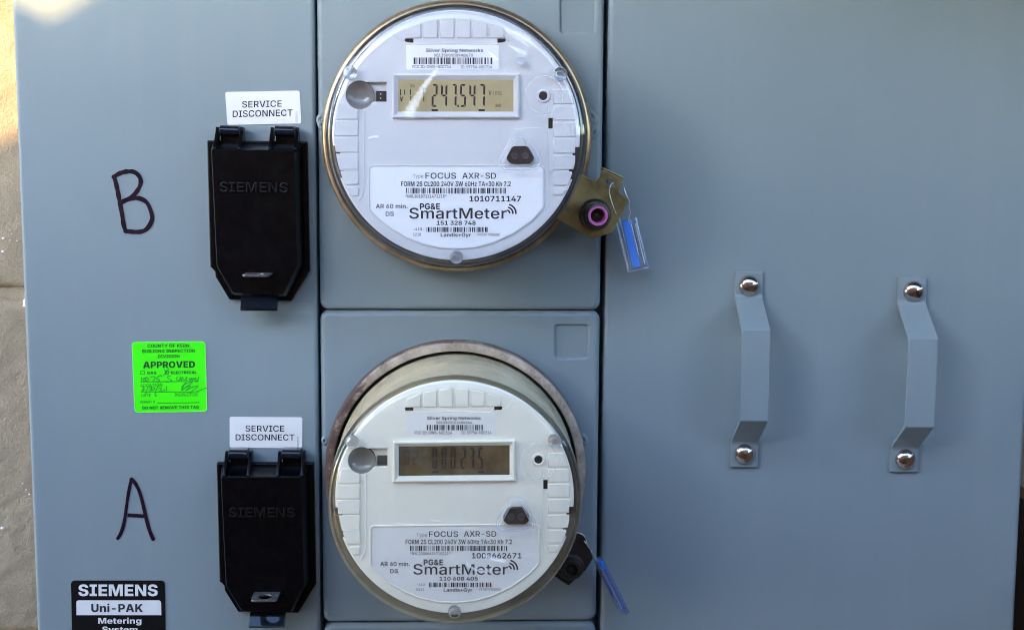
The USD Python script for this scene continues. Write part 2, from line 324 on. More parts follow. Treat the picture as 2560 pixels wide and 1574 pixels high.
# ------------------------------------------------------------------ lettering
_font, _glyphs = glob.glob('/opt/blender-*/*/datafiles/fonts/Inter.woff2')[0], {}
def text_shape(s, weight=400):
    """The outline of a line of text, capitals one unit tall, from the origin; and its width."""
    if (s, weight) not in _glyphs:
        f = ImageFont.truetype(_font, 110); f.set_variation_by_axes([14, weight])
        x0, y0, x1, y1 = f.getbbox(s, anchor='ls')
        im = Image.new('L', (x1 - x0 + 8, y1 - y0 + 8)); ImageDraw.Draw(im).text((4 - x0, 4 - y0), s, 255, f, anchor='ls')
        on = np.pad(np.asarray(im) > 127, ((0, 0), (1, 1))).astype(np.int8)
        rows, st = np.nonzero(np.diff(on, axis=1) == 1); en = np.nonzero(np.diff(on, axis=1) == -1)[1]
        g = unary_union(list(shapely.box(st, -rows - 1.0, en, -rows))).buffer(0.7).buffer(-0.7).simplify(0.7)
        capy = -f.getbbox('H', anchor='ls')[1]; k = 1.0 / capy
        g = affinity.affine_transform(g, [k, 0, 0, k, -4 * k, (4 - y0) * k])
        _glyphs[s, weight] = (affinity.translate(g, -g.bounds[0], 0), g.bounds[2] - g.bounds[0])
    return _glyphs[s, weight]

def text(s, x0, x1, bl, caph, z, o, weight=400, bl2=None):
    """Text laid on the plane Z = z between two pixels of the photograph, as a printed film."""
    g, w = text_shape(s, weight); bl2 = bl if bl2 is None else bl2; weight = min(900, weight + 70)
    a, b = P(x0, bl, z), P(x1, bl2, z); m = (x0 + x1) / 2; mid = (bl + bl2) / 2
    up = P(m, mid - caph, z) - P(m, mid, z); r = (b - a) / w
    return sheet(affinity.affine_transform(g, [r[0], up[0], r[1], up[1], a[0] - o[0], a[1] - o[1]]), z)

def barcode(x0, x1, y0, y1, z, o, seed, bars=34):
    r = np.random.default_rng(seed); w = r.choice([1, 1, 2, 3], 2 * bars + 1); e = np.r_[0, np.cumsum(w)] / w.sum()
    polys = [pxpoly([(x0 + (x1 - x0) * e[i], y0), (x0 + (x1 - x0) * e[i + 1], y0), (x0 + (x1 - x0) * e[i + 1], y1), (x0 + (x1 - x0) * e[i], y1)], z, o) for i in range(0, 2 * bars + 1, 2)]
    return trimesh.util.concatenate([sheet(q, z) for q in polys])

def stroke(pts, wpx, z, o, smooth=True, flat=False, uneven=False):
    p = np.array([P(x, y, z) - np.asarray(o)[:2] for x, y in pts])
    if smooth and len(p) > 2:
        s = np.r_[0, np.cumsum(np.linalg.norm(np.diff(p, axis=0), axis=1))]; p = CubicSpline(s, p)(np.linspace(0, s[-1], len(p) * 6))
    if uneven:
        n_ = len(p); w = wpx * D / F / 2 * (0.86 + 0.30 * meshkit.noise(np.column_stack([np.arange(n_) * 0.33, np.full(n_, p[0, 0] * 900), np.zeros(n_)])))
        return unary_union([shapely.MultiPoint(np.vstack([np.array(Point(a).buffer(u, quad_segs=5).exterior.coords), np.array(Point(c).buffer(v, quad_segs=5).exterior.coords)])).convex_hull for a, c, u, v in zip(p, p[1:], w, w[1:])])
    return LineString(p).buffer(wpx * D / F / 2, quad_segs=4, cap_style='flat' if flat else 'round')

# ================================================================== THE SETTING
ground = obj('ground', box3(-8, 8, -EYE - 0.2, -EYE, -3, 8), 'dirt'); tag(ground, kind='structure')

WALL_Z = -0.19
wall = UsdGeom.Xform.Define(stage, '/World/wall'); tag(wall, kind='structure')
wall = wall.GetPrim(); wall_o = np.array([0, 0, 0.0])
UsdGeom.Xformable(wall).AddTranslateOp().Set(Gf.Vec3d(0, 0, EYE))
obj('mortar', box3(-3.0, 1.6, -EYE, 1.4, WALL_Z - 0.12, WALL_Z - 0.006), 'wall', wall)
joint_y = P(30, 737, WALL_Z)[1]
BH, BW = 0.305, 0.61
def block_mesh(x0, x1, y0, y1, nx, ny, seed):
    gx, gy = np.meshgrid(np.linspace(0, 1, nx), np.linspace(0, 1, ny)); q = 0.004
    X, Y = x0 + q + gx * (x1 - x0 - 2 * q), y0 + q + gy * (y1 - y0 - 2 * q)
    edge = np.minimum(np.minimum(X - x0, x1 - X), np.minimum(Y - y0, y1 - Y)) - q
    p = np.stack([X * 30, Y * 30, np.full_like(X, seed)], -1)
    Z = WALL_Z - 0.0065 * np.exp(-edge / 0.004) + 0.0035 * (meshkit.fbm(p, 5) - 0.5) + 0.0022 * (meshkit.fbm(p * 4, 3, 5) - 0.5)
    Z = np.where(edge < 1e-6, WALL_Z - 0.0115, Z)
    v = np.stack([X, Y, Z], -1).reshape(-1, 3); i = np.arange(nx * ny).reshape(ny, nx)
    a, b, c, d = i[:-1, :-1].ravel(), i[:-1, 1:].ravel(), i[1:, 1:].ravel(), i[1:, :-1].ravel()
    return trimesh.Trimesh(v, np.vstack([np.stack([a, b, c], 1), np.stack([a, c, d], 1)]), process=False)
for row in range(-3, 4):
    for col in range(-3, 3):
        x0 = -0.62 + col * BW + (BW / 2 if row % 2 else 0.0); y0 = joint_y + row * BH
        near = x0 < -0.3 < x0 + BW + 0.12 or (x0 < -0.4 < x0 + BW)
        obj('block', block_mesh(x0, x0 + BW, y0, y0 + BH, 160 if near else 24, 90 if near else 14, row * 7 + col), 'wall', wall, smooth=60)
fl = []
for x, y, s in [(8, 596, 4), (23, 600, 2), (41, 602, 3), (6, 628, 4), (28, 585, 1.5), (4, 1320, 6), (55, 1208, 2), (64, 1224, 3), (72, 1235, 2)]:
    c = P(x, y, WALL_Z + 0.003); m = trimesh.creation.icosphere(1, 1.0); m.apply_scale([s * 2.6e-4, s * 2.0e-4, 0.0006])
    m.vertices += rng.normal(0, 2.4e-4, m.vertices.shape); m.apply_translation([c[0], c[1], WALL_Z + 0.002]); fl.append(m)
obj('paint_fleck', fl, 'fleck', wall, kind='stuff')
c = P(52, 760, WALL_Z + 0.01); m = trimesh.creation.icosphere(2, 1.0); m.apply_scale([0.010, 0.0055, 0.006]); m.vertices *= 0.5 + meshkit.noise(m.vertices * 330 + 9)[:, None]; m.apply_translation([c[0] + 0.010, c[1] + 0.001, WALL_Z + 0.002])
obj('sealant_lump', m, 'fleck', wall)

# timber fence running out from the wall on the right of the cabinet, then an unseen overhang and fences added to block sun and sky
def fence(name, label, x_of, boards, along):
    t = thing(name, label, 'fence', (0, -EYE, 0))
    for i, (s0, s1, top, el, er) in enumerate(boards):
        q = Polygon([(s0, 0), (s1, 0), (s1, top - er), (s1 - er * 0.8, top - er * 0.55), (s1 - er * 1.5, top - er * 0.2), (s1 - er * 2.0, top), (s0 + el * 2.0, top), (s0 + el * 1.5, top - el * 0.2), (s0 + el * 0.8, top - el * 0.55), (s0, top - el)])
        m = slab(q, 0, 0.018, 0.002, n=2, back=True); v = m.vertices.copy()
        if along == 'x': v[:, 2] += x_of + 0.012 * (i % 2)
        else: v = np.column_stack([x_of + v[:, 2] + 0.012 * (i % 2), v[:, 1], v[:, 0]]); m.faces = m.faces[:, ::-1]
        obj('board', trimesh.Trimesh(v, m.faces, process=False), 'wood', t)
    return t
side_boards = [(WALL_Z + 0.004 + k * 0.143, WALL_Z + 0.004 + k * 0.143 + 0.1425, 1.225 + 0.006 * ((k * 7) % 3 - 1), 0.015, 0.015) for k in range(11)]
fence('timber_fence', 'dark brown timber fence beside the right edge of the cabinet', 0.46, side_boards, 'z')
ov = thing('shade_overhang', 'added unseen dark timber overhang, sloped to shade the top of the cabinet', 'light_blocker', (-0.62, 0.42, -0.18))  # added out of view, shaped to darken the upper cabinet
rake = lambda y0, y1: Polygon([(0, 0.07 + y0), (1.7, -0.30 + y0), (1.7, -0.30 + y1), (0, 0.07 + y1)])
obj('shade_soffit', slab(rake(0, 0.02), 0, 0.50, 0.002, back=True), 'wood', ov); obj('shade_fascia', slab(rake(-0.03, 0.09), 0.502, 0.52, 0.002, back=True), 'wood', ov)
far_boards = [(WALL_Z + 0.004 + k * 0.143, WALL_Z + 0.004 + k * 0.143 + 0.1425, 1.55 + 0.01 * ((k * 5) % 3 - 1), 0.015, 0.015) for k in range(11)]
fence('timber_fence', 'added unseen dark brown timber fence to the right, blocking sky light', 1.05, far_boards, 'z')  # added out of view to dim the right edge of the cabinet
FZ = 1.4
notch_x, notch_y = P(112, 62)                       # where the lit notch ends on the cabinet, and where that ray crosses the far fence
nx_, ny_ = notch_x + SUN_A * FZ, notch_y + SUN_E * FZ + EYE
w_x, w_y = P(-30, 372, WALL_Z)
wx_, wy_ = w_x + SUN_A * (FZ - WALL_Z), w_y + SUN_E * (FZ - WALL_Z) + EYE
bd = [(wx_, nx_ + 0.004, ny_ + 0.05, ny_ + 0.05 - wy_, 0.05)]  # added boards: heights and notch set the sun patch, higher ones block sky
for k in range(18): bd.append((nx_ - 0.004 + k * 0.143, nx_ + k * 0.143 + 0.147, ny_ + 0.05 + 0.003 * (k % 3) + (0.13 if k > 0 else 0), 0.042 if k == 0 else 0.008, 0.008))
for k in range(14): bd.append((wx_ - 0.143 * (k + 1) - 0.004, wx_ - 0.143 * k + 0.002, wy_ + 0.03 + (0.9 if k > 1 else 0), 0.008, 0.03 if k == 0 else 0.008))
fence('timber_fence', 'added unseen dark brown timber fence behind the viewer, cut to shape the shade and sun patch', FZ, bd, 'x')

# ================================================================== THE CABINET
cab = thing('meter_cabinet', 'blue grey painted steel electrical metering cabinet on the block wall', 'meter cabinet', (0, 0, 0))
def quad(tl, tr, br, bl, r=0.0): q = pxpoly([bl, br, tr, tl], 0.0); return rounded(q, r) if r else q
def edge(a, b, y): return a[0] + (b[0] - a[0]) * (y - a[1]) / (b[1] - a[1])
LT, LB = ((29, 0), (92.3, 1574)), ((785, 0), (800.5, 1574))
ML, MR = ((791, 0), (807.5, 1574)), ((1511, 0), (1490, 1574))
RL, RR = ((1523, 0), (1501, 1574)), ((2614, 0), (2536.7, 1574))
TOPY, BOTY = -330, 1900
def panel(l, r, y0l, y0r, y1l, y1r, rad=0.0062):
    return quad((edge(*l, y0l), y0l), (edge(*r, y0r), y0r), (edge(*r, y1r), y1r), (edge(*l, y1l), y1l), rad)
left_poly = panel(LT, LB, TOPY, TOPY, BOTY, BOTY)
right_poly = panel(RL, RR, TOPY, TOPY, BOTY, BOTY)
breaker_panel = obj('breaker_panel', slab(left_poly, -0.028, 0, 0.003), 'enamel', cab)
pull_cover = obj('pull_section_cover', slab(right_poly, -0.028, 0, 0.0035), 'enamel', cab)
def pocket(pts): return rounded(pxpoly(pts, 0.0), 0.0022)
pk_b = pocket([(1402, 82), (1485, 81), (1487, -2), (1402, -2)])
pk_a = pocket([(1389, 894), (1469, 893), (1470, 813), (1389, 813)])
for poly, pk in ((panel(ML, MR, TOPY, TOPY, 773.5, 775.5), pk_b), (panel(ML, MR, 777, 778, 1556, 1551.5), pk_a), (panel(ML, MR, 1559.5, 1555, BOTY, BOTY, 0.0075), None)):
    mp = obj('meter_panel', slab(Polygon(poly.exterior, [pk.exterior] if pk else []), -0.028, 0, 0.0042, rh=0.0022, n=6), 'enamel', cab)
    if pk: obj('recess', slab(pk.buffer(0.004), -0.005, -0.0022), 'enamel', mp)
x0, y0 = P(edge(*LT, BOTY), BOTY); x1, y1 = P(edge(*RR, TOPY), TOPY); xl = P(edge(*LT, 800), 800)[0]; xr = P(edge(*RR, 800), 800)[0]
obj('enclosure', box3(xl + 0.004, xr - 0.004, y0 + 0.004, y1 - 0.004, WALL_Z + 0.001, -0.03), 'box', cab)

def bump_dimple(px, py, s, a):
    c = P(px, py); m = lathe([(0.0008 * s, 0.0002), (0.0012 * s, 0.0009), (0.0022 * s, 0.0011), (0.0034 * s, 0.0006), (0.0042 * s, -0.0002)], 24)
    m.apply_scale([1, 1.5, 1]); m.apply_transform(trimesh.transformations.rotation_matrix(a, [0, 0, 1])); m.apply_translation([c[0], c[1], 0]); return m
for px, py, s, a in ((1479, 291, 1.0, 0.6), (1484, 331, 0.9, -0.5), (802, 296, 0.7, -0.6), (805, 313, 0.7, 0.5), (1459, 1098, 0.8, 0.3), (812, 1101, 0.6, 0.1)):
    obj('embossed_dimple', bump_dimple(px, py, s, a), 'enamel', cab)

# door handles: bent straps with domed bolts
def handle(tx0, tx1, ty, fb, ms, me, bb, by, bx0, bx1, b1, b2):
    z1, z2, th = 0.003, 0.029, 0.0013
    top = (P(tx0, ty, z1) + P(tx1, ty, z1)) / 2; bot = (P(bx0, by, z1) + P(bx1, by, z1)) / 2
    Y = lambda x, y, z: P(x, y, z)[1]
    xm = (tx0 + tx1) / 2
    pr = [(top[1], 0.0016), (Y(xm, fb, z1), 0.0016), (Y(xm, ms, z2), z2), (Y(xm, me, z2), z2), (Y(xm, bb, z1), 0.0016), (bot[1], 0.0016)]
    ln = LineString(pr).buffer(th, cap_style='flat', join_style='round', quad_segs=4)
    ln = ln.buffer(-0.0008).buffer(0.0008, quad_segs=4).buffer(0.006, quad_segs=6).buffer(-0.006, quad_segs=6)
    if ln.geom_type != 'Polygon': ln = max(ln.geoms, key=lambda g: g.area)
    w = P(tx1, ty, z1)[0] - P(tx0, ty, z1)[0]
    m = along_x(Polygon(ln.exterior), -w / 2, w / 2, 0.0005)
    v = m.vertices.copy(); k = (v[:, 1] - bot[1]) / (top[1] - bot[1]); v[:, 0] += bot[0] + k * (top[0] - bot[0]); m.vertices = v
    h = obj('handle', m, 'enamel', cab, smooth=35)
    for bx, by_ in (b1, b2):
        c = P(bx, by_, 0.005); r = 0.0074
        pr = [(r * 0.96, 0.0028), (r, 0.0034)] + [(r * math.cos(a), 0.0036 + 0.0048 * math.sin(a)) for a in np.linspace(0.05, math.pi / 2, 10)]
        obj('bolt', lathe(pr, 48, c), 'steel', h, smooth=50)
handle(1839, 1907.5, 680, 745, 826, 1049, 1103, 1168, 1827.5, 1894.5, (1873.8, 714), (1862, 1135))
handle(2247.5, 2318, 694, 759, 848, 1064, 1116, 1180, 2227.5, 2294, (2285.5, 728), (2264.8, 1148))

# marker letters on the breaker panel
s6 = lambda x, y: (x / 3.78, 430 + y / 3.78)
s7 = lambda x, y: (x / 3.78, 1174 + y / 3.78)
B_ = unary_union([stroke([s6(*q) for q in c], 10.6, 0.0003, (0, 0), uneven=True) for c in (
    [(1078, 45), (1115, 195), (1140, 330), (1158, 430), (1165, 480), (1190, 558)],
    [(1078, 48), (1130, 14), (1200, -4), (1270, 2), (1318, 46), (1330, 95), (1305, 165), (1255, 225), (1190, 265), (1138, 292)],
    [(1138, 292), (1230, 252), (1320, 250), (1380, 282), (1425, 370), (1438, 440), (1415, 500), (1370, 550), (1320, 565), (1190, 560)])]
    + [Point(P(*s6(1077, 47))).buffer(0.0017), Point(P(*s6(1190, 556))).buffer(0.0018)])
A_ = unary_union([stroke([s7(*q) for q in c], w * 1.1, 0.0003, (0, 0), uneven=True) for c, w in (
    ([(1112, 645), (1152, 570), (1182, 440), (1212, 230), (1244, 88)], 7.6), ([(1244, 88), (1292, 150), (1340, 280), (1375, 430), (1410, 560), (1446, 650)], 8.4))]
    + [stroke([s7(1203, 427), s7(1362, 434)], 9.8, 0.0003, (0, 0), flat=True), Point(P(*s7(1246, 96))).buffer(0.0017)])
obj('marker_letter', sheet(B_, 0.0003), 'marker', breaker_panel, label='handwritten letter B in dark marker')
obj('marker_letter', sheet(A_, 0.0003), 'marker', breaker_panel, label='handwritten letter A in dark marker')

# ================================================================== BREAKER COVERS
def breaker_cover():
    o = P(643, 352, 0.0)
    t = thing('breaker_cover', 'upper black plastic breaker cover, below the upper service disconnect sticker', 'breaker cover', (o[0], o[1], 0), 'black hinged breaker covers')
    zb, zl = 0.005, 0.021
    base = pxpoly([(517, 351), (525, 668), (530, 671), (537, 679), (538.5, 692), (573, 749), (728, 753), (774, 677), (768, 354)], zb, o)
    obj('base_plate', slab(rounded(base, 0.0008), 0.0004, zb, 0.0012, n=3), 'black', t)
    fr = [P(x, y, zl) - o for x, y in ((527, 372), (541, 664), (582, 733), (708, 738), (744, 664), (736, 374.5))]
    bk = [P(x, y, zb) - o for x, y in ((529, 358), (541, 666), (580, 742), (722, 745), (763, 668), (757, 361))]
    rf, rb = corners(fr, 0.0016), corners(bk, 0.0016)
    lid_m = loft([lift(rb, zb - 0.001), lift(rf, zl - 0.0008), lift(inset(rf, 0.0005), zl)])
    lid = obj('lid', lid_m, 'black', t, smooth=40)
    g, w = text_shape('SIEMENS', 650)
    a, b = P(549.8, 480, zl) - o, P(720, 482, zl) - o; up = P(635, 456, zl) - P(635, 481, zl); r = (b - a) / w
    obj('embossed_lettering', [slab(q, zl - 0.0002, zl + 0.0011, 0.00045, n=2) for q in affinity.affine_transform(g, [r[0], up[0], r[1], up[1], a[0], a[1]]).geoms], 'black_worn', lid, smooth=False)
    for xa, xb, kx0, kx1 in ((545, 606.5, 551, 598), (681.5, 744, 688, 735)):
        zk = 0.007; yk = P(600, 327, zk)[1] - o[1]; yl = P(600, 371, zl)[1] - o[1]
        kn0, kn1 = P(kx0, 327, zk)[0] - o[0], P(kx1, 327, zk)[0] - o[0]
        arc = [(yk + 0.0036 * math.cos(a), zk + 0.0036 * math.sin(a)) for a in np.linspace(-0.2, math.pi, 12)]
        kn = Polygon(arc + [(yk - 0.0036, 0.004), (yk - 0.001, 0.0004), (yk + 0.0036, 0.0004)])
        hg = obj('hinge', along_x(kn.buffer(0), kn0, kn1, 0.0006), 'black_gloss', t, smooth=40)
        obj('back_web', box3(kn0, kn1, yl, yk - 0.003, 0.0004, 0.0055), 'black', hg)
        for x in (xa, xb):
            xc = P(x, 330, zk)[0] - o[0]
            arm = Polygon([(yk + 0.002, 0.0035), (yk + 0.0025, 0.0085), (yk - 0.001, 0.0105), (yl + 0.0008, zl - 0.0004), (yl - 0.002, zl - 0.0006), (yl - 0.003, 0.004), (yk - 0.004, 0.003)])
            obj('hinge_arm', along_x(arm, xc - 0.0011, xc + 0.0011, 0.0004), 'black', t, smooth=25)
    # latch hasp with a padlock hole, and the finger tab
    y1 = P(640, 683, 0.026)[1] - o[1]; xa, xb = P(605, 683, 0.036)[0] - o[0], P(674, 683, 0.036)[0] - o[0]
    hp = rounded(sbox(xa, 0.008, xb, 0.038), 0.003).difference(Point((xa + xb) / 2, 0.0305).buffer(0.0048))
    m = slab(hp, 0, 0.0013, 0.0004, n=2, back=True); v = m.vertices
    obj('hasp', trimesh.Trimesh(np.column_stack([v[:, 0], y1 - v[:, 2], v[:, 1]]), m.faces, process=False), 'zinc', t, smooth=35)
    tx0, tx1 = P(602, 746, 0.019)[0] - o[0], P(694, 746, 0.019)[0] - o[0]; ty0, ty1 = P(640, 743, 0.016)[1] - o[1], P(640, 771, 0.0225)[1] - o[1]
    tab = Polygon([(ty0, 0.012), (ty0 + 0.0003, 0.0165), (ty1, 0.0225), (ty1 - 0.0018, 0.0208), (ty1 - 0.0012, 0.0182), (ty0 - 0.003, 0.012)])
    obj('finger_tab', along_x(tab, tx0, tx1, 0.0004), 'black_gloss', t, smooth=20)
    return t
bc = breaker_cover()
da = P(541, 1156.5, 0.005) - P(517, 351, 0.005); o = P(643, 352)
dup(bc, (o[0] + da[0], o[1] + da[1], 0), 'lower black plastic breaker cover, beside the lower round meter')

# ================================================================== STICKERS
def service(label, pts, conv, l1, l2, v):
    q = [conv(*p) for p in pts]; c = P(*np.mean(q, 0)); t = thing('service_sticker', label, 'sticker', (c[0], c[1], 0), 'service disconnect stickers')
    obj('paper', slab(rounded(pxpoly(q, 0.0003, c), 0.0014), 0.00002, 0.0003), 'label', t, smooth=False)
    for s, (xa, xb, ba, bb, h) in (('SERVICE', l1), ('DISCONNECT', l2)):
        a, b = conv(xa, ba), conv(xb, bb); hh = conv(xa, ba)[1] - conv(xa, ba - h)[1]
        obj('lettering', text(s, a[0], b[0], a[1], hh, 0.00042, c, 540, b[1]), 'ink', t, smooth=False)
    a = conv(v[0], v[2]); b = conv(v[1], v[3])
    g, w = text_shape('ES230078', 400); p0, p1, p2 = P(b[0], b[1], 0.00042) - c, P(b[0], a[1], 0.00042) - c, P(a[0], b[1], 0.00042) - c
    r = (p1 - p0) / w; up = p2 - p0
    obj('lettering', sheet(affinity.affine_transform(g, [r[0], up[0], r[1], up[1], p0[0], p0[1]]), 0.00042), 'ink_thin', t, smooth=False)
c1 = lambda x, y: (500 + x / 5.04, 200 + y / 5.04)
c3 = lambda x, y: (500 + x / 5.6, 1030 + y / 5.6)
service('white SERVICE DISCONNECT sticker, slightly tilted, above the upper black cover', [(345, 568), (1278, 548), (1253, 135), (317, 153)], c1, (530, 1030, 350, 338, 80), (412, 1166, 471, 453, 82), (1205, 1228, 400, 535))
service('white SERVICE DISCONNECT sticker below the green sticker, above the lower black cover', [(415, 492), (1430, 502), (1433, 70), (415, 61)], c3, (636, 1180, 269, 270, 84), (498, 1322, 391, 393, 84), (1358, 1382, 340, 485))

def inspection():
    k = lambda x, y: (300 + x / 6.873, 830 + y / 6.873)
    q = [k(*p) for p in ((250, 1382), (1500, 1362), (1466, 157), (199, 167))]; c = P(*np.mean(q, 0)); zt = 0.00044
    t = thing('inspection_sticker', 'bright green APPROVED building inspection sticker', 'sticker', (c[0], c[1], 0))
    outer = rounded(pxpoly(q, 0.0003, c), 0.0026)
    obj('paper', slab(outer, 0.00002, 0.0003), 'green', t, smooth=False)
    obj('paper_edge', sheet(outer.difference(outer.buffer(-0.0005)), 0.00036), 'green_edge', t, smooth=False)
    def tx(s, xa, xb, ba, bb, h, wt, m='green_ink'):
        a, b = k(xa, ba), k(xb, bb); obj('lettering', text(s, a[0], b[0], a[1], h / 6.873, zt, c, wt, b[1]), m, t, smooth=False)
    tx('COUNTY OF KERN', 470, 1190, 263, 255, 54, 700); tx('BUILDING INSPECTION', 380, 1290, 354, 345, 54, 700); tx('DIVISION', 652, 1022, 442, 438, 52, 700)
    tx('APPROVED', 398, 1287, 616, 606, 110, 850); tx('GAS', 463, 622, 722, 721, 48, 750); tx('ELECTRICAL', 878, 1318, 718, 713, 48, 750)
    tx('LOCATION', 357, 725, 936, 934, 55, 330); tx('DATE', 364, 528, 1110, 1107, 55, 330); tx('INSPECTOR', 936, 1332, 1102, 1098, 56, 330)
    tx('PERMIT #', 350, 600, 1222, 1216, 42, 330); tx('DO NOT REMOVE THIS TAG', 384, 1356, 1324, 1308, 50, 720)
    ln = lambda pts, w: stroke([k(*p) for p in pts], w / 6.873, zt, c, smooth=False)
    obj('ruled_line', sheet(unary_union([ln([(355, 852), (1346, 843)], 9), ln([(360, 1029), (1350, 1021)], 9), ln([(648, 1218), (1362, 1207)], 9),
        ln([(354, 670), (420, 670), (420, 724), (354, 724), (354, 670)], 8), ln([(775, 662), (834, 660), (834, 722), (775, 722), (775, 662)], 8)]), zt), 'green_ink', t, smooth=False)
    pens = [[(375, 765), (362, 838)], [(425, 790), (395, 815), (405, 838), (440, 820), (425, 785), (455, 775), (485, 800), (460, 838), (435, 815), (450, 785)],
            [(520, 770), (600, 765), (555, 850)], [(715, 760), (640, 775), (630, 800), (680, 815), (670, 838), (620, 840)],
            [(875, 755), (815, 775), (840, 800), (890, 825), (860, 845), (790, 838)], [(985, 770), (980, 820), (1010, 828), (1035, 775), (1040, 825)], [(1060, 830), (1075, 775), (1105, 825), (1145, 768), (1140, 825)],
            [(1205, 790), (1190, 815), (1215, 815), (1225, 785), (1240, 825), (1260, 785), (1275, 815), (1300, 780), (1305, 820), (1355, 765)],
            [(375, 940), (405, 925), (405, 960), (370, 1005), (420, 990)], [(485, 915), (440, 1055)], [(505, 950), (540, 940), (510, 1000), (555, 985)], [(560, 940), (545, 990), (580, 985), (600, 960), (575, 965)], [(655, 905), (620, 1000), (615, 1100), (632, 1098)],
            [(670, 965), (710, 960), (690, 1000), (770, 985)], [(800, 935), (790, 1010)],
            [(1140, 880), (1070, 960), (1060, 1000), (1120, 950), (1220, 880), (1240, 860), (1170, 870), (1100, 970)], [(1090, 970), (1200, 940), (1130, 1000), (1230, 950), (1340, 920), (1270, 985), (1200, 1050)], [(1260, 1020), (1340, 1010), (1400, 985), (1487, 957)],
            [(760, 640), (800, 690), (830, 720)], [(750, 748), (790, 690), (825, 615), (800, 605)], [(835, 680), (905, 690)]]
    obj('handwriting', sheet(unary_union([stroke([k(*p) for p in c_], 1.5, zt + 0.0001, c) for c_ in pens]), zt + 0.0001), 'green_pen', t, smooth=False)
inspection()

def maker():
    k = lambda x, y: (x / 3.78, 1174 + y / 3.78); q = [k(*p) for p in ((690, 2000), (1573, 2000), (1557, 1044), (670, 1044))]; c = P(*np.mean(q, 0)); zt = 0.00044
    t = thing('maker_sticker', 'black sticker with white lettering in the bottom left corner of the cabinet', 'sticker', (c[0], c[1], 0))
    obj('paper', slab(rounded(pxpoly(q, 0.0003, c), 0.0026), 0.00002, 0.0003), 'sticker_black', t, smooth=False)
    def tx(s, xa, xb, b_, h, wt, m, z=zt): a, b = k(xa, b_), k(xb, b_); obj('lettering', text(s, a[0], b[0], a[1], h / 3.78, z, c, wt), m, t, smooth=False)
    tx('SIEMENS', 741, 1490, 1189, 108, 800, 'label')
    w = pxpoly([k(*p) for p in ((722, 1369), (1524, 1369), (1522, 1229), (720, 1229))], zt, c)
    cut = rounded(w, 0.002).union(pxpoly([k(*p) for p in ((722, 1369), (1524, 1369), (1523, 1300), (721, 1300))], zt, c))
    obj('white_band', sheet(cut, 0.00038), 'label', t, smooth=False)
    tx('Uni-PAK', 862, 1350, 1340, 76, 800, 'ink', 0.0005); tx('Metering', 928, 1336, 1450, 54, 760, 'label'); tx('System', 965, 1300, 1530, 52, 760, 'label')
maker()

# ================================================================== METERS
k1 = lambda x, y: (800 + x * 0.284669, y * 0.284669)
k2 = lambda x, y: (800 + x * 0.284669, 390 + y * 0.284669)
k3 = lambda x, y: (800 + x * 0.284669, 780 + y * 0.284669)
k4 = lambda x, y: (800 + x * 0.284669, 1144 + y * 0.284669)
ZF, ZC = 0.0905, 0.0985         # face plate; highest point of the slightly domed cover front
OB, OA = P(1143, 344.6, 0.018), P(1139.0, 1176.0, 0.018)
def dome(x, y): return ZC - 0.004 * (x * x + y * y) / 0.076 ** 2
def fb(x, y, z=ZF, k=k1):       # a point of the upper meter's face, relative to that meter's origin
    return P(*k(x, y), z) - OB
def rect(x0, y0, x1, y1, k=k1, z=ZF, r=0.0):
    q = Polygon([fb(x0, y1, z, k), fb(x1, y1, z, k), fb(x1, y0, z, k), fb(x0, y0, z, k)]); return rounded(q, r) if r else q

SEG = {'0': 'abcdef', '1': 'bc', '2': 'abged', '3': 'abgcd', '4': 'fgbc', '5': 'afgcd', '6': 'afgedc', '7': 'abc', '8': 'abcdefg', '9': 'abcdfg'}
def digit(ch, x0, y0, x1, y1, w, k, z, o):
    ym, g = (y0 + y1) / 2, w * 0.25; out = []
    S = {'a': [(x0 + g, y0), (x1 - g, y0), (x1 - w, y0 + w), (x0 + w, y0 + w)], 'd': [(x0 + w, y1 - w), (x1 - w, y1 - w), (x1 - g, y1), (x0 + g, y1)],
         'g': [(x0 + w, ym - w / 2), (x1 - w, ym - w / 2), (x1 - g * 2, ym), (x1 - w, ym + w / 2), (x0 + w, ym + w / 2), (x0 + g * 2, ym)],
         'f': [(x0, y0 + g), (x0 + w, y0 + w + g), (x0 + w, ym - w / 2 - g), (x0, ym - g)], 'b': [(x1 - w, y0 + w + g), (x1, y0 + g), (x1, ym - g), (x1 - w, ym - w / 2 - g)],
         'e': [(x0, ym + g), (x0 + w, ym + w / 2 + g), (x0 + w, y1 - w - g), (x0, y1 - g)], 'c': [(x1 - w, ym + w / 2 + g), (x1, ym + g), (x1, y1 - g), (x1 - w, y1 - w - g)]}
    for s in SEG[ch]:
        q = Polygon([P(*k(x + (y1 - y) * 0.02, y), z) - o for x, y in S[s]])
        out.append(shapely.geometry.polygon.orient(q.buffer(0)))
    return trimesh.util.concatenate([sheet(q, z) for q in out])

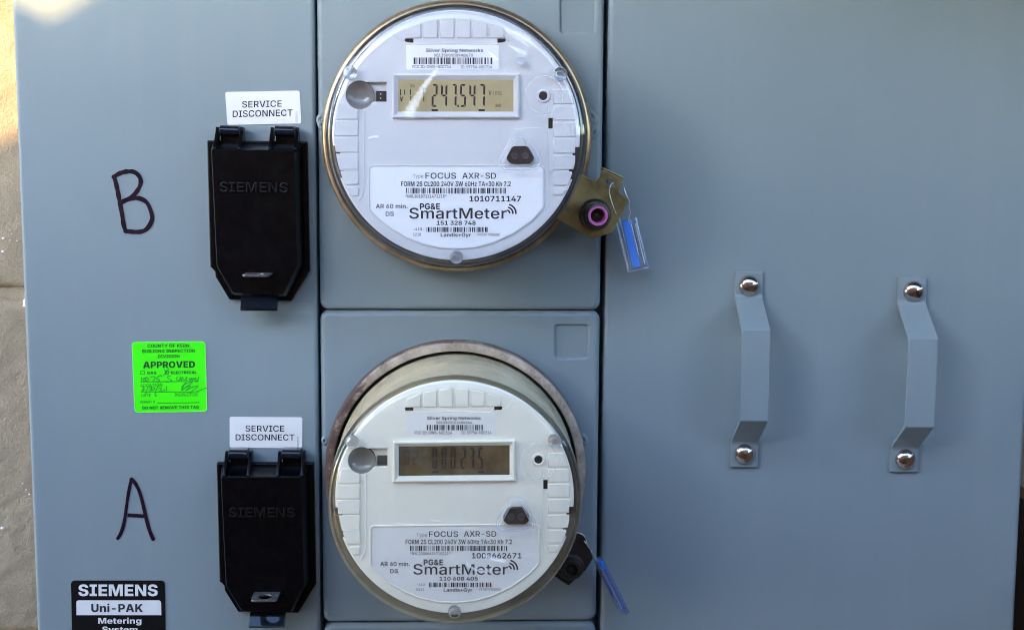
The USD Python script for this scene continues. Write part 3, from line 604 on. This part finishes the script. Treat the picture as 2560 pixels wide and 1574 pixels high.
def meter(which):
    b = which == 'b'; O = OB if b else OA
    face, lab, ink = ('face_b', 'plate_b', 'ink') if b else ('face_a', 'label_old', 'ink_faded')
    t = thing('electric_meter', 'upper round electric meter with bright clear cover and tan display reading 247.547' if b else 'lower round electric meter with yellowed cover, scuffed rusty ring and dim display', 'electric meter', (O[0], O[1], 0), 'round electric meters')
    mmp = lambda pr: [(r / 1000, z / 1000) for r, z in pr]
    # socket collar and sealing ring
    obj('socket_collar', lathe(mmp([(90, 0.1), (90, 8), (88, 9)])), 'enamel', t)
    rp = [(88, 5), (91.2, 5), (92.4, 5.6), (92.7, 7), (92.4, 8.2), (91.6, 9), (91.6, 14), (92.4, 15), (92.7, 17), (92.4, 19.5), (91.4, 21.5), (90.2, 22.4), (88.9, 22.6), (88.4, 22.0), (88.3, 12)] if b else [(88, 5), (91.2, 5), (92.4, 5.6), (92.7, 7), (92.7, 17), (92.5, 20), (91.9, 21.6), (90.8, 22.2), (87.4, 22.4), (86.4, 22.0), (86.1, 21), (86.0, 12)]
    obj('sealing_ring', lathe(mmp(rp)), 'ring_b' if b else 'ring_a', t, smooth=40)
    obj('gasket', lathe(mmp([(88.2, 11), (84.6, 11.5), (82, 12), (77, 12)])), 'grey_in' if b else 'rubber', t)
    # clear cover: outer skin and inner skin
    barrel = [(83.9, 12), (83.8, 22), (83.5, 26)] if not b else [(88.0, 13), (88.0, 21.5), (87.4, 23.4), (85.6, 25), (84.2, 27.5)]
    barrel += [(83.1, 45), (82.7, 75), (82.4, 87)]
    front = [(82.4, 87), (82.0, 89.8), (81.0, 92.4), (79.4, 93.9), (77.4, 94.4)] + [(r, 1000 * dome(r / 1000, 0)) for r in (75, 68, 60, 50, 40, 30, 20, 10, 0.01)]
    ci = [(r, 1000 * dome(r / 1000, 0) - 2.2) for r in (0.01, 20, 40, 60, 73)] + [(76.3, 91.8), (78.4, 90.4), (79.6, 88), (80.1, 85), (80.8, 60), (81.4, 40), (82, 17)]
    def sag(m):      # the lower meter's cover droops and flares a little
        if not b:
            v = m.vertices.copy(); q = np.clip((v[:, 2] - 0.012) / 0.075, 0, 1.2); v[:, :2] *= (1 + 0.014 * q)[:, None]; v[:, 1] -= 0.0024 * q; m.vertices = v
        return m
    cov = obj('clear_cover', [sag(lathe(mmp(front))), sag(lathe(mmp(ci)))], 'clear_b' if b else 'clear_a', t, smooth=60)
    obj('cover_barrel', sag(lathe(mmp(barrel))), 'clear_b' if b else 'barrel_a', cov, smooth=60)
    # face plate with its openings
    disc = Point(0, 0).buffer(0.0780, quad_segs=40)
    yk = lambda x, y, k: fb(x, y, ZF, k)
    notch = []
    ya, yb = yk(0, 1278, k1)[1], yk(0, 192, k2)[1]
    for s in (-1, 1): notch.append(sbox(min(s * 0.1, 0), yb, max(s * 0.1, 0), ya).difference(Point(0, 0).buffer(0.0742, quad_segs=40)))
    xa, xb = yk(920, 850, k2)[0], yk(1255, 850, k2)[0]
    notch.append(sbox(xa, -0.1, xb, 0).difference(Point(0, 0).buffer(ZF - 0.0062, quad_segs=40)))
    outer = disc.difference(unary_union(notch))
    bowl_c, bowl_r = fb(350, 835), np.linalg.norm(fb(475, 835) - fb(350, 835))
    holes = [Point(*bowl_c).buffer(bowl_r, quad_segs=14).union(rect(380, 722, 585, 895)), rect(745, 340, 820, 376), rect(1558, 340, 1632, 378), rect(2005, 1037, 2046, 1130)]
    sens_c, sens_r = fb(1960, 843), np.linalg.norm(fb(1998, 843) - fb(1960, 843)); holes.append(Point(*sens_c).buffer(sens_r, quad_segs=8))
    plate = outer.difference(unary_union(holes)); bowl_q = Point(*bowl_c).buffer(bowl_r * 1.01, quad_segs=14)
    obj('face_plate', slab(plate, ZF - 0.0030, ZF, 0.0006, rh=0.0003, n=2), face, t)
    obj('body', slab(Polygon(outer.buffer(-0.0004).exterior, [Point(0, 0).buffer(0.0700).union(bowl_q).exterior]), 0.018, ZF - 0.0030), 'body_b' if b else 'body_a', t)
    obj('inner_module', slab(Point(0, 0).buffer(0.0702, quad_segs=24), 0.018, ZF - 0.0065), 'dark_in', t)
    obj('inner_wall', slab(Point(0, 0).buffer(0.0741, quad_segs=32).difference(Point(0, 0).buffer(0.0701, quad_segs=24)).difference(bowl_q), 0.018, ZF - 0.0045), 'grey_in', t)
    bw = lathe([(bowl_r * math.cos(a), -bowl_r * 0.62 * math.sin(a)) for a in np.linspace(0, math.pi / 2 - 0.01, 10)], 40, bowl_c); bw.apply_translation([0, 0, ZF - 0.0005]); bw.faces = bw.faces[:, ::-1]
    obj('finger_dimple', bw, 'bowl', t, smooth=50)
    nt = obj('optical_notch', slab(rect(430, 715, 592, 900).difference(bowl_q), ZF - 0.0062, ZF - 0.0035), face, t)
    obj('emitter', slab(rect(490, 798, 584, 892), ZF - 0.0034, ZF - 0.0028), 'dark_in', nt)
    if b: obj('contact', [slab(Point(*fb(530, y)).buffer(0.0004), ZF - 0.0028, ZF - 0.0024) for y in (825, 862)], 'label', nt)
    # raised vent ribs: top row, left column, right column
    def pad(q, r=0.0005): obj('rib_panel', slab(q.difference(bowl_q), ZF - 0.0002, ZF + 0.0008, 0.0004, n=3), face, t)
    arc = Point(*fb(1195, 1200)).buffer(np.linalg.norm(fb(1195, 165) - fb(1195, 1200)), quad_segs=30)
    for x0, x1 in ((757, 885), (912, 1030), (1058, 1176), (1203, 1322), (1348, 1466), (1490, 1612)): pad(rect(x0, 120, x1, 334, r=0).intersection(arc))
    side = Point(0, 0).buffer(0.0766, quad_segs=40)
    L = [(908, 1047), (1060, 1192), (1206, 1336), (1350, 1482)]
    for y0, y1 in L: pad(rect(110, y0, 334, y1).intersection(side))
    for y0, y1 in ((-0 + 128, 250), (275, 350)): pad(rounded(rect(110, y0, 338, y1, k2).intersection(side), 0.001))
    pad(Polygon([fb(110, 1496), fb(338, 1496), fb(338, 112, ZF, k2), fb(110, 112, ZF, k2)]).intersection(side))
    for y0, y1 in ((785, 912), (932, 1055), (1073, 1200), (1220, 1345)): pad(rect(2052, y0, 2240, y1).intersection(side))
    pad(Polygon([fb(2052, 118, ZF, k2), fb(2240, 118, ZF, k2), fb(2240, 1366), fb(2052, 1366)]).intersection(side))
    pad(rounded(rect(2045, 136, 2240, 258, k2).intersection(side), 0.001)); pad(rounded(rect(2045, 284, 2240, 345, k2).intersection(side), 0.001))
    rg = lambda pts, w=0.0004: tube([(*fb(x, y, ZF, k), ZF - 0.0001) for x, y, k in pts], w, 8, 4)
    obj('ridge', rg([(640, 300, k1), (690, 350, k1), (770, 378, k1), (1200, 380, k1), (1610, 378, k1), (1680, 350, k1), (1730, 300, k1)]), face, t)
    obj('ridge', rg([(388, 960, k1), (388, 1300, k1), (390, 150, k2), (388, 300, k2), (340, 395, k2)]), face, t)
    obj('ridge', rg([(2003, 940, k1), (2003, 1030, k1)], 0.0004), face, t); obj('ridge', rg([(2003, 1140, k1), (2003, 1400, k1), (2003, 150, k2), (2012, 310, k2), (2060, 370, k2)]), face, t)
    # display: bezel, glass, digits
    ro, ri, rl = rect(635, 650, 1752, 1040), rect(655, 668, 1733, 1022), rect(690, 705, 1697, 980)
    lo, li, ll = (loops_of(q)[0] for q in (ro, ri, rl))
    zb_ = ZF + 0.0028
    bz = loft([lift(lo, ZF - 0.0002), lift(inset(lo, 0.0004), zb_ - 0.0004), lift(inset(lo, 0.0009), zb_)], cap_end=False)
    bz2 = trimesh.util.concatenate([strip(lift(inset(lo, 0.0009), zb_), lift(li, zb_)), strip(lift(li, zb_), lift(ll, ZF + 0.0003))])
    bezel = obj('display_bezel', [bz, bz2], face, t, smooth=20)
    obj('display', slab(rl.buffer(0.0005), ZF, ZF + 0.0004), 'lcd_b' if b else 'lcd_a', bezel, smooth=False)
    zs = ZF + 0.0006
    if b:
        for ch, x0, x1 in (('2', 980, 1030), ('4', 1060, 1115), ('7', 1155, 1198), ('5', 1227, 1281), ('4', 1308, 1363), ('7', 1395, 1447)): obj('digit', digit(ch, x0, 740, x1, 940, 17, k1, zs, O), 'seg', bezel, smooth=False)
        obj('decimal_point', sheet(rect(1206, 922, 1220, 942, k1, zs), zs), 'seg', bezel, smooth=False)
        obj('status_bar', sheet(unary_union([rect(980, 960, 1035, 978, k1, zs), rect(1392, 960, 1447, 978, k1, zs)]), zs), 'seg', bezel, smooth=False)
        for st, xa, xb, bl, h, wt in (('Va', 790, 829, 768, 30, 420), ('V', 1480, 1506, 836, 40, 480), ('rms', 1520, 1594, 836, 40, 350), ('240', 1540, 1591, 940, 26, 500)):
            a, e = k1(xa, bl), k1(xb, bl); obj('lettering', text(st, a[0], e[0], a[1], h * 0.284669, zs, O, wt), 'seg' if st != 'rms' else 'seg_thin', bezel, smooth=False)
        ln = lambda *s: unary_union([stroke([k1(*p) for p in q], 2.2, zs, O, False, True) for q in s])
        obj('status_symbol', sheet(ln([(707, 785), (707, 840)], [(707, 850), (714, 893)], [(742, 790), (745, 835)], [(726, 850), (714, 893)]), zs), 'seg', bezel, smooth=False)
        obj('status_symbol', sheet(ln([(795, 785), (795, 835)], [(797, 845), (797, 890)]), zs), 'seg', bezel, smooth=False)
        obj('status_symbol', sheet(ln([(895, 777), (935, 777)], [(910, 782), (910, 832)], [(910, 840), (910, 892)]), zs), 'seg_thin', bezel, smooth=False)
    else:
        for ch, x0, x1 in (('0', 985, 1026), ('0', 1065, 1108), ('0', 1145, 1190), ('2', 1235, 1277), ('7', 1310, 1352), ('5', 1388, 1428)): obj('digit', digit(ch, x0, 1190, x1, 1374, 14, k3, zs, O), 'seg_a', bezel, smooth=False)
        for ch, x0, x1 in (('0', 742, 778), ('2', 818, 860)): obj('digit', digit(ch, x0, 1212, x1, 1340, 8, k3, zs, O), 'seg_a', bezel, smooth=False)
        obj('decimal_point', sheet(Point(*(P(*k3(1212, 1362), zs) - O)).buffer(0.0006), zs), 'seg_a', bezel, smooth=False)
        obj('status_bar', sheet(unary_union([Polygon([P(*k3(x, y), zs) - O for x, y in ((a, 1408), (a + 55, 1408), (a + 55, 1392), (a, 1392))]) for a in (985, 1385)]), zs), 'seg_a', bezel, smooth=False)
    # sensor, key
    obj('sensor', slab(Point(*sens_c).buffer(sens_r * 0.98), ZF - 0.0035, ZF - 0.0002), 'dark_in', t)
    obj('sensor_collar', slab(Point(*sens_c).buffer(sens_r * 1.5).difference(Point(*sens_c).buffer(sens_r)), ZF - 0.0002, ZF + 0.0012, 0.0005), face, t)
    port = rounded(Polygon([fb(x, y) for x, y in ((1690, 1283), (1822, 1283), (1888, 1392), (1842, 1438), (1676, 1438), (1628, 1392))]), 0.0030)
    pt = obj('optical_port', slab(port, ZF, ZF + 0.004, 0.0006), 'dark_in', t)
    for x, m_ in ((1708, 'bowl' if b else 'grey_in'), (1803, 'dark_in')):
        c = fb(x, 1365); obj('port_lens', lathe([(0.0024, ZF + 0.004), (0.0024, ZF + 0.0046), (0.0019, ZF + 0.0046), (0.0017, ZF + 0.0041), (0.0002, ZF + 0.0042)], 24, c), 'lens_rim', pt, smooth=40)
    tri = rounded(Polygon([fb(x, y, ZC) for x, y in ((1722, 1205), (1795, 1205), (1905, 1420), (1890, 1455), (1625, 1455), (1608, 1420))]), 0.0022)
    tri2 = tri.buffer(0.0013, quad_segs=6); tri3 = tri.buffer(0.0026, quad_segs=6)
    zt = dome(*np.array(tri.centroid.coords[0])) - 0.0006
    obj('clear_boss', slab(tri2, zt, zt + 0.0035, 0.0012, n=5), 'clear_boss', cov, smooth=50)
    for q, r_ in ((tri.buffer(-0.0002), 0.00028), (tri2, 0.0003), (tri3, 0.0003)):
        l = loops_of(q)[0]; l = np.vstack([l, l[:1]]); obj('boss_edge', tube(np.column_stack([l, [dome(*p_) + (0.0028 if q is not tri3 else 0.0) for p_ in l]]), r_, 8, 0), 'moulded', cov, smooth=60)
    # cover studs and moulded circle
    def bub(x, y, k, r, h):
        c = fb(x, y, 0.095, k); z0 = dome(*c) - 0.0012 if np.hypot(*c) < 0.074 else 0.0932
        pr = [(0.0001, z0 - 0.001), (r, z0 - 0.001), (r, z0 + 0.001)] + [(r * math.cos(a), z0 + 0.001 + h * math.sin(a)) for a in np.linspace(0.15, math.pi / 2 - 0.01, 8)]
        sd = obj('cover_stud', lathe(pr, 32, c), 'bubble', cov, smooth=50)
        l = [(c[0] + r * math.cos(a), c[1] + r * math.sin(a), z0 + 0.0012) for a in np.linspace(0, 2 * math.pi, 33)]
        obj('stud_edge', [tube(l, 0.00025, 8, 0)], 'moulded', sd)
    bub(262, 640, k1, 0.0042, 0.003); bub(2110, 650, k1, 0.0042, 0.003); bub(1197, 888, k2, 0.0041, 0.003)
    if b: bub(1762, 535, k1, 0.0022, 0.0014)
    c = fb(1970, 833, 0.0965); l = [(c[0] + 0.0118 * math.cos(a), c[1] + 0.0118 * math.sin(a)) for a in np.linspace(0, 2 * math.pi, 61)]
    obj('moulded_circle', tube([(x, y, dome(x, y)) for x, y in l], 0.00022, 8, 0), 'moulded', cov, smooth=50)
    def scuff_glare(pts, k, w0, w1, dens):
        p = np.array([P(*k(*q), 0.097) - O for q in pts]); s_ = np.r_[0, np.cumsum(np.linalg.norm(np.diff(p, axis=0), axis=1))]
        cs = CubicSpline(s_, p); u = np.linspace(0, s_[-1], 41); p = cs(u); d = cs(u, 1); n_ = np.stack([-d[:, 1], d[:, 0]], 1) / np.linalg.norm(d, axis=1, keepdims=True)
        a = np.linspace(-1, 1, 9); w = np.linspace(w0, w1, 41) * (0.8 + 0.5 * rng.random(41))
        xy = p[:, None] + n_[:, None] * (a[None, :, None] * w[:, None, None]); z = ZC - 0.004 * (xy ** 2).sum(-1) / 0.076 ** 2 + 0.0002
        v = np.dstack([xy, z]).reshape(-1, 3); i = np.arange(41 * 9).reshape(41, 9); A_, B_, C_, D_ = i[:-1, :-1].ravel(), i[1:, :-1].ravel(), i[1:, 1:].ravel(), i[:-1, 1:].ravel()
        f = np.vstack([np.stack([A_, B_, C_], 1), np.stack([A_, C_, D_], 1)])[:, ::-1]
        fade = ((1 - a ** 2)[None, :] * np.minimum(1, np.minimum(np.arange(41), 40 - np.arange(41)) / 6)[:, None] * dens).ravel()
        g = obj('scuff_glare_mark', trimesh.Trimesh(v, f, process=False), 'scuff_glare', cov, smooth=False)
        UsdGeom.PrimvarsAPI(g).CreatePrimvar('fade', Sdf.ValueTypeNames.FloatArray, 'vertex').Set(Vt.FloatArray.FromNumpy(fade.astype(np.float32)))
    if b:
        scuff_glare([(1050, 590), (985, 665), (900, 790), (810, 940), (760, 1040)], k1, 0.0008, 0.0040, 0.5)
        scuff_glare([(1620, 215), (1700, 300), (1790, 340), (1850, 420)], k1, 0.0012, 0.0034, 0.3); scuff_glare([(1640, 390), (1700, 420), (1760, 450), (1830, 470)], k1, 0.0008, 0.0020, 0.25); scuff_glare([(1480, 455), (1520, 490), (1560, 530)], k1, 0.0004, 0.0006, 0.6)  # first two patches are a cloud reflection painted on the cover
        scuff_glare([(1690, 1133), (1800, 1126), (1945, 1119)], k1, 0.0002, 0.0002, 0.9); scuff_glare([(420, 1220), (470, 1200), (520, 1205)], k1, 0.0006, 0.0012, 0.4)
    else:
        scuff_glare([(1435, 842), (1530, 885), (1640, 912)], k4, 0.0012, 0.0016, 0.85); scuff_glare([(1290, 900), (1330, 960), (1420, 992), (1510, 985)], k4, 0.0008, 0.0014, 0.8)
        scuff_glare([(945, 530), (1000, 538), (1060, 546)], k4, 0.0004, 0.0004, 1.0); scuff_glare([(640, 570), (760, 575), (880, 580)], k4, 0.0003, 0.0003, 0.5)
    # name plate
    npx = [(440, 92, k2), (440, 330, k2), (440, 468, k2), (520, 548, k2), (640, 635, k2), (760, 705, k2), (900, 762, k2), (1050, 795, k2), (1200, 803, k2), (1370, 790, k2), (1530, 745, k2), (1700, 665, k2), (1850, 560, k2), (1955, 450, k2), (1955, 92, k2)]
    npoly = rounded(Polygon([fb(x, y, ZF, k) for x, y, k in npx]), 0.0022)
    npl = obj('name_plate', slab(npoly, ZF - 0.0002, ZF + 0.00025), lab, t, smooth=False)
    rim = npoly.buffer(0.0012, quad_segs=6)
    obj('plate_rim', slab(rim.difference(npoly.buffer(0.0001)), ZF - 0.0002, ZF + 0.0008, 0.0004, n=2), face, npl)
    tp = rounded(rect(757, 396, 1570, 612), 0.001)
    tl = obj('network_label', slab(tp, ZF - 0.0001, ZF + 0.0002), lab, t, smooth=False)
    z1, z2 = ZF + 0.00035, ZF + 0.0004
    def tx(s, xa, xb, bl, h, wt, k, par, z, m=None):
        a, e = k(xa, bl), k(xb, bl); obj('lettering', text(s, a[0], e[0], a[1], h * 0.284669, z, O, wt), m or ink, par, smooth=False)
    def bars(xa, xb, ya, yb, k, par, z, seed, n=34, m=None):
        a, e = k(xa, ya), k(xb, yb); obj('barcode', barcode(a[0], e[0], a[1], e[1], z, O, seed, n), m or ink, par, smooth=False)
    if b:
        tx('Silver Spring Networks', 930, 1433, 458, 29, 640, k1, tl, z1); tx('00135005009AB670', 1000, 1343, 499, 25, 520, k1, tl, z1); bars(822, 1512, 507, 565, k1, tl, z1, 3, 44)
        tx('FCC ID: OWS-NIC714', 812, 1152, 600, 26, 480, k1, tl, z1); tx('IC: 5975A-NIC714', 1235, 1511, 603, 26, 480, k1, tl, z1)
        tx('Type', 815, 906, 192, 32, 330, k2, npl, z2, 'ink_thin'); tx('FOCUS', 926, 1195, 200, 52, 520, k2, npl, z2); tx('AXR-SD', 1250, 1546, 200, 52, 520, k2, npl, z2)
        tx('FORM 2S CL200 240V 3W 60Hz TA=30 Kh 7.2', 712, 1675, 266, 42, 680, k2, npl, z2); bars(755, 1632, 280, 330, k2, npl, z2, 5, 60)
        tx('*NXL10107111471218*', 750, 1112, 366, 26, 560, k2, npl, z2); tx('1010711147', 1312, 1765, 400, 49, 720, k2, npl, z2)
        tx('AR 60 min.', 490, 768, 460, 38, 560, k2, npl, z2); tx('DS', 577, 648, 527, 38, 560, k2, npl, z2); tx('PG&E', 877, 1054, 470, 54, 760, k2, npl, z2)
        tx('SmartMeter', 785, 1640, 550, 94, 560, k2, npl, z2); tx('151 328 748', 1025, 1368, 606, 37, 720, k2, npl, z2)
        tx('-415', 818, 897, 654, 24, 560, k2, npl, z2); bars(932, 1475, 625, 668, k2, npl, z2, 9, 36); tx('1218', 818, 888, 700, 24, 480, k2, npl, z2)
        tx('Landis+Gyr', 1060, 1326, 708, 32, 680, k2, npl, z2); tx('PATENT PENDING', 1385, 1580, 702, 24, 380, k2, npl, z2, 'ink_thin')
        wv = (1640, 500, k2)
    else:
        tx('Silver Spring Networks', 940, 1410, 943, 28, 640, k3, tl, z1); tx('001350010108A3A4', 1023, 1335, 978, 22, 520, k3, tl, z1); bars(938, 1430, 988, 1035, k3, tl, z1, 13, 30)
        tx('FCC ID: OWS-NIC514', 832, 1160, 1070, 26, 480, k3, tl, z1); tx('IC: 5975A-NIC514', 1242, 1505, 1069, 26, 480, k3, tl, z1)
        tx('Type', 848, 940, 690, 30, 330, k4, npl, z2, 'ink_thin'); tx('FOCUS', 957, 1213, 692, 49, 520, k4, npl, z2); tx('AXR-SD', 1263, 1548, 690, 49, 520, k4, npl, z2)
        tx('FORM 2S CL200 240V 3W 60Hz TA=30 Kh 7.2', 752, 1685, 755, 40, 620, k4, npl, z2); bars(790, 1643, 770, 815, k4, npl, z2, 15, 52)
        tx('*NXL10086626710211*', 790, 1145, 850, 25, 430, k4, npl, z2, 'ink_thin'); tx('1008662671', 1333, 1770, 880, 47, 650, k4, npl, z2)
        tx('AR 60 min.', 530, 788, 947, 36, 560, k4, npl, z2); tx('DS', 615, 685, 1010, 36, 560, k4, npl, z2); tx('PG&E', 910, 1081, 940, 50, 760, k4, npl, z2)
        tx('SmartMeter', 820, 1650, 1022, 91, 520, k4, npl, z2); tx('110 608 405', 1050, 1386, 1075, 34, 680, k4, npl, z2)
        tx('-413', 850, 920, 1120, 20, 430, k4, npl, z2, 'ink_thin'); bars(958, 1505, 1093, 1132, k4, npl, z2, 19, 30); tx('0211', 845, 915, 1165, 22, 430, k4, npl, z2, 'ink_thin')
        tx('Landis+Gyr', 1087, 1337, 1172, 31, 600, k4, npl, z2); tx('PATENT PENDING', 1400, 1588, 1163, 22, 380, k4, npl, z2, 'ink_thin')
        wv = (1652, 972, k4)
    x, y, k = wv; arcs = []
    for r in (24, 50, 76):
        pts = [k(x + r * 1.06 * math.cos(a), y - r * math.sin(a)) for a in np.linspace(-0.05 if r > 30 else 0.1, 1.25, 7)]; arcs.append(stroke(pts, 3.8, z2, O))
    obj('signal_symbol', sheet(unary_union(arcs), z2), ink, npl, smooth=False)
    return t
meter('b'); meter('a')

# ================================================================== LOCKS AND SEALS
def lock(label, pts, slot, k, z, barrel, m_plate, m_body, m_ring, rb, lip, ln=1.0):
    c = P(*k(*barrel[0]), z); t = thing('ring_lock', label, 'lock', (c[0], c[1], 0))
    poly = pxpoly([k(*p) for p in pts], z, c).buffer(0)
    poly = rounded(poly, 0.0005)
    if slot: poly = poly.difference(LineString([P(*k(*slot[0]), z) - c, P(*k(*slot[1]), z) - c]).buffer(slot[2]))
    obj('lock_plate', slab(poly, z - 0.002, z, 0.0004, n=2, back=True), m_plate, t)
    if lip:
        a, b = P(*k(*lip[0]), z) - c, P(*k(*lip[1]), z) - c; d = b - a; n = np.array([-d[1], d[0]]) / np.linalg.norm(d)
        q = Polygon([a, b, b + n * 0.0016, a + n * 0.0016]); q = shapely.geometry.polygon.orient(q)
        obj('bent_lip', slab(q, z - 0.013, z - 0.0002, 0.0006, n=3, back=True), m_plate, t)
    pr = [(rb, z), (rb, z + 0.005), (rb * 0.97, z + 0.0066), (rb * 0.86, z + 0.0078), (rb * 0.74, z + 0.0082), (rb * 0.74, z + 0.019), (rb * 0.71, z + 0.0202), (rb * 0.62, z + 0.0205), (rb * 0.60, z + 0.0195)]
    pr = [(r, z + (q - z) * ln) for r, q in pr]
    obj('barrel', lathe(pr, 56, (0, 0)), m_body, t, smooth=40)
    obj('colour_ring', lathe([(rb * 0.615, z + 0.0198 * ln), (rb * 0.60, z + 0.0212 * ln), (rb * 0.47, z + 0.0212 * ln), (rb * 0.43, z + 0.019 * ln), (rb * 0.43, z + 0.008 * ln)], 48, (0, 0)), m_ring, t, smooth=40)
    kh = obj('keyhole', slab(Point(0, 0).buffer(rb * 0.44), z + 0.004 * ln, z + 0.0125 * ln), m_body if m_ring != 'pink' else 'brass_dark', t)
    hexa = Point(0, 0).buffer(rb * 0.17, quad_segs=2)
    obj('key_pin', slab(hexa, z + 0.0125 * ln, z + 0.016 * ln, 0.0004), 'brass_dark' if m_ring == 'pink' else m_body, kh)
    return t
kb = lambda x, y: (1370 + x / 4.447, 380 + y / 4.447)
ka = lambda x, y: (1340 + x / 5.143, 1280 + y / 5.143)
lock('olive brass ring lock with a pink ring beside the upper meter',
     [(100, 740), (490, 970), (720, 890), (892, 545), (885, 518), (812, 470), (792, 430), (800, 388), (824, 362), (830, 300), (605, 195), (575, 286), (545, 314), (500, 314), (440, 285), (400, 262), (365, 245), (180, 600)],
     ((668, 330), (722, 360), 0.0017), kb, 0.026, ((520, 692), (555, 695)), 'brass', 'brass_dark', 'pink', 0.0110, ((605, 195), (830, 300)))
lock('dark oxidised ring lock half hidden beside the lower meter',
     [(180, 700), (240, 820), (420, 940), (640, 740), (735, 592), (662, 380), (652, 325), (560, 265), (480, 275), (300, 500)],
     None, ka, 0.026, ((440, 690), (450, 720)), 'oxide', 'oxide', 'oxide', 0.0098, None, 0.42)

def seal(label, k, top, bot, wpx, zc, spin, core, core_len, wires, scale):
    """A clear plastic barrel seal hanging on a wire loop: local axis runs from its top to its bottom."""
    a, b = np.array([*P(*k(*top), zc), zc]), np.array([*P(*k(*bot), zc), zc])
    t = thing('seal_tag', label, 'seal', a); L = np.linalg.norm(b - a); ax = (b - a) / L
    side = np.cross(ax, [0, 0, 1.0]); side /= np.linalg.norm(side)
    side = side * math.cos(spin) + np.cross(ax, side) * math.sin(spin); nor = np.cross(side, ax)
    def place(m):  # local: x across, y depth, z along the axis
        v = m.vertices; f = m.faces if np.linalg.det(np.stack([side, nor, ax])) > 0 else m.faces[:, ::-1]
        return trimesh.Trimesh(v[:, :1] * side + v[:, 1:2] * nor + v[:, 2:3] * ax, f, process=False)
    w, d = (0.0152, 0.0066) if spin < 1 else (0.0110, 0.0050); mc = 'seal_clear' if spin < 1 else 'seal_dark'
    sec = lambda x0, x1, y0, y1, z0, z1, r: slab(rounded(sbox(x0, y0, x1, y1), r), z0, z1, 0.0005, n=2, back=True)
    obj('clear_body', place(sec(-w / 2, w / 2, -d / 2, d / 2, 0, L, 0.0016)), mc, t, smooth=40)
    obj('inner_tube', place(sec(-w * 0.22, w * 0.33, -d * 0.36, d * 0.36, 0.001, L - 0.003, 0.0012)), mc, t, smooth=40)
    obj('blue_insert', place(sec(*core, -d * 0.25, d * 0.25, 0.0006, core_len * L, 0.0008)), 'seal_blue', t, smooth=40)
    obj('reflection_strip', place(sec(w * 0.40, w * 0.44, -d * 0.3, d * 0.3, 0.012, L - 0.002, 0.0001)), 'seal_glint', t, smooth=40)  # warm reflection in the clear side, put in as a coloured strip
    for x_, w_, m_ in ((-0.40, 0.05, 'label'), (-0.27, 0.03, 'ink_faded'), (-0.20, 0.025, 'label'), (0.30, 0.03, 'ink_faded')):
        obj('inner_strip', place(sec(w * x_, w * (x_ + w_), d * 0.30, d * 0.36, 0.004, L * (0.9 if w_ > 0.03 else 0.7), 0.0001)), m_, t)
    if spin < 1: obj('grip_rib', place(trimesh.util.concatenate([sec(-w * 0.5, -w * 0.42, -d / 2 - 0.0003, d / 2 + 0.0003, z, z + 0.0012, 0.0003) for z in np.arange(0.002, L - 0.004, 0.0035)])), 'seal_clear', t)
    for wr in wires: obj('wire', tube([(*P(*k(x, y), z), z) - a for x, y, z in wr], 0.00042 * scale, 8, 6), 'wire', t, smooth=60)
seal('clear seal tag with a blue core hanging from the brass lock', kb, (872, 750), (1005, 1312), 0, 0.016, 0.25, (-0.0018, 0.0034), 0.93,
     [[(742, 382, 0.018), (712, 352, 0.028), (688, 392, 0.031), (682, 450, 0.030), (704, 545, 0.030), (745, 665, 0.028), (774, 702, 0.022), (794, 742, 0.016), (800, 790, 0.016)],
      [(800, 372, 0.019), (828, 366, 0.021), (858, 440, 0.024), (890, 520, 0.024), (906, 562, 0.021), (899, 620, 0.019), (914, 665, 0.017), (900, 730, 0.016), (896, 780, 0.016)]], 1.0)
seal('thin bluish clear seal tag hanging edge-on from the dark lock', ka, (795, 600), (1140, 1285), 0, 0.014, 1.25, (-0.0055, 0.0032), 0.17,
     [[(520, 272, 0.03), (545, 262, 0.034), (600, 285, 0.034), (640, 340, 0.031), (672, 440, 0.026), (710, 520, 0.021), (745, 575, 0.016), (790, 640, 0.014)],
      [(600, 370, 0.020), (625, 372, 0.026), (690, 470, 0.025), (740, 545, 0.019), (795, 625, 0.015)]], 1.15)
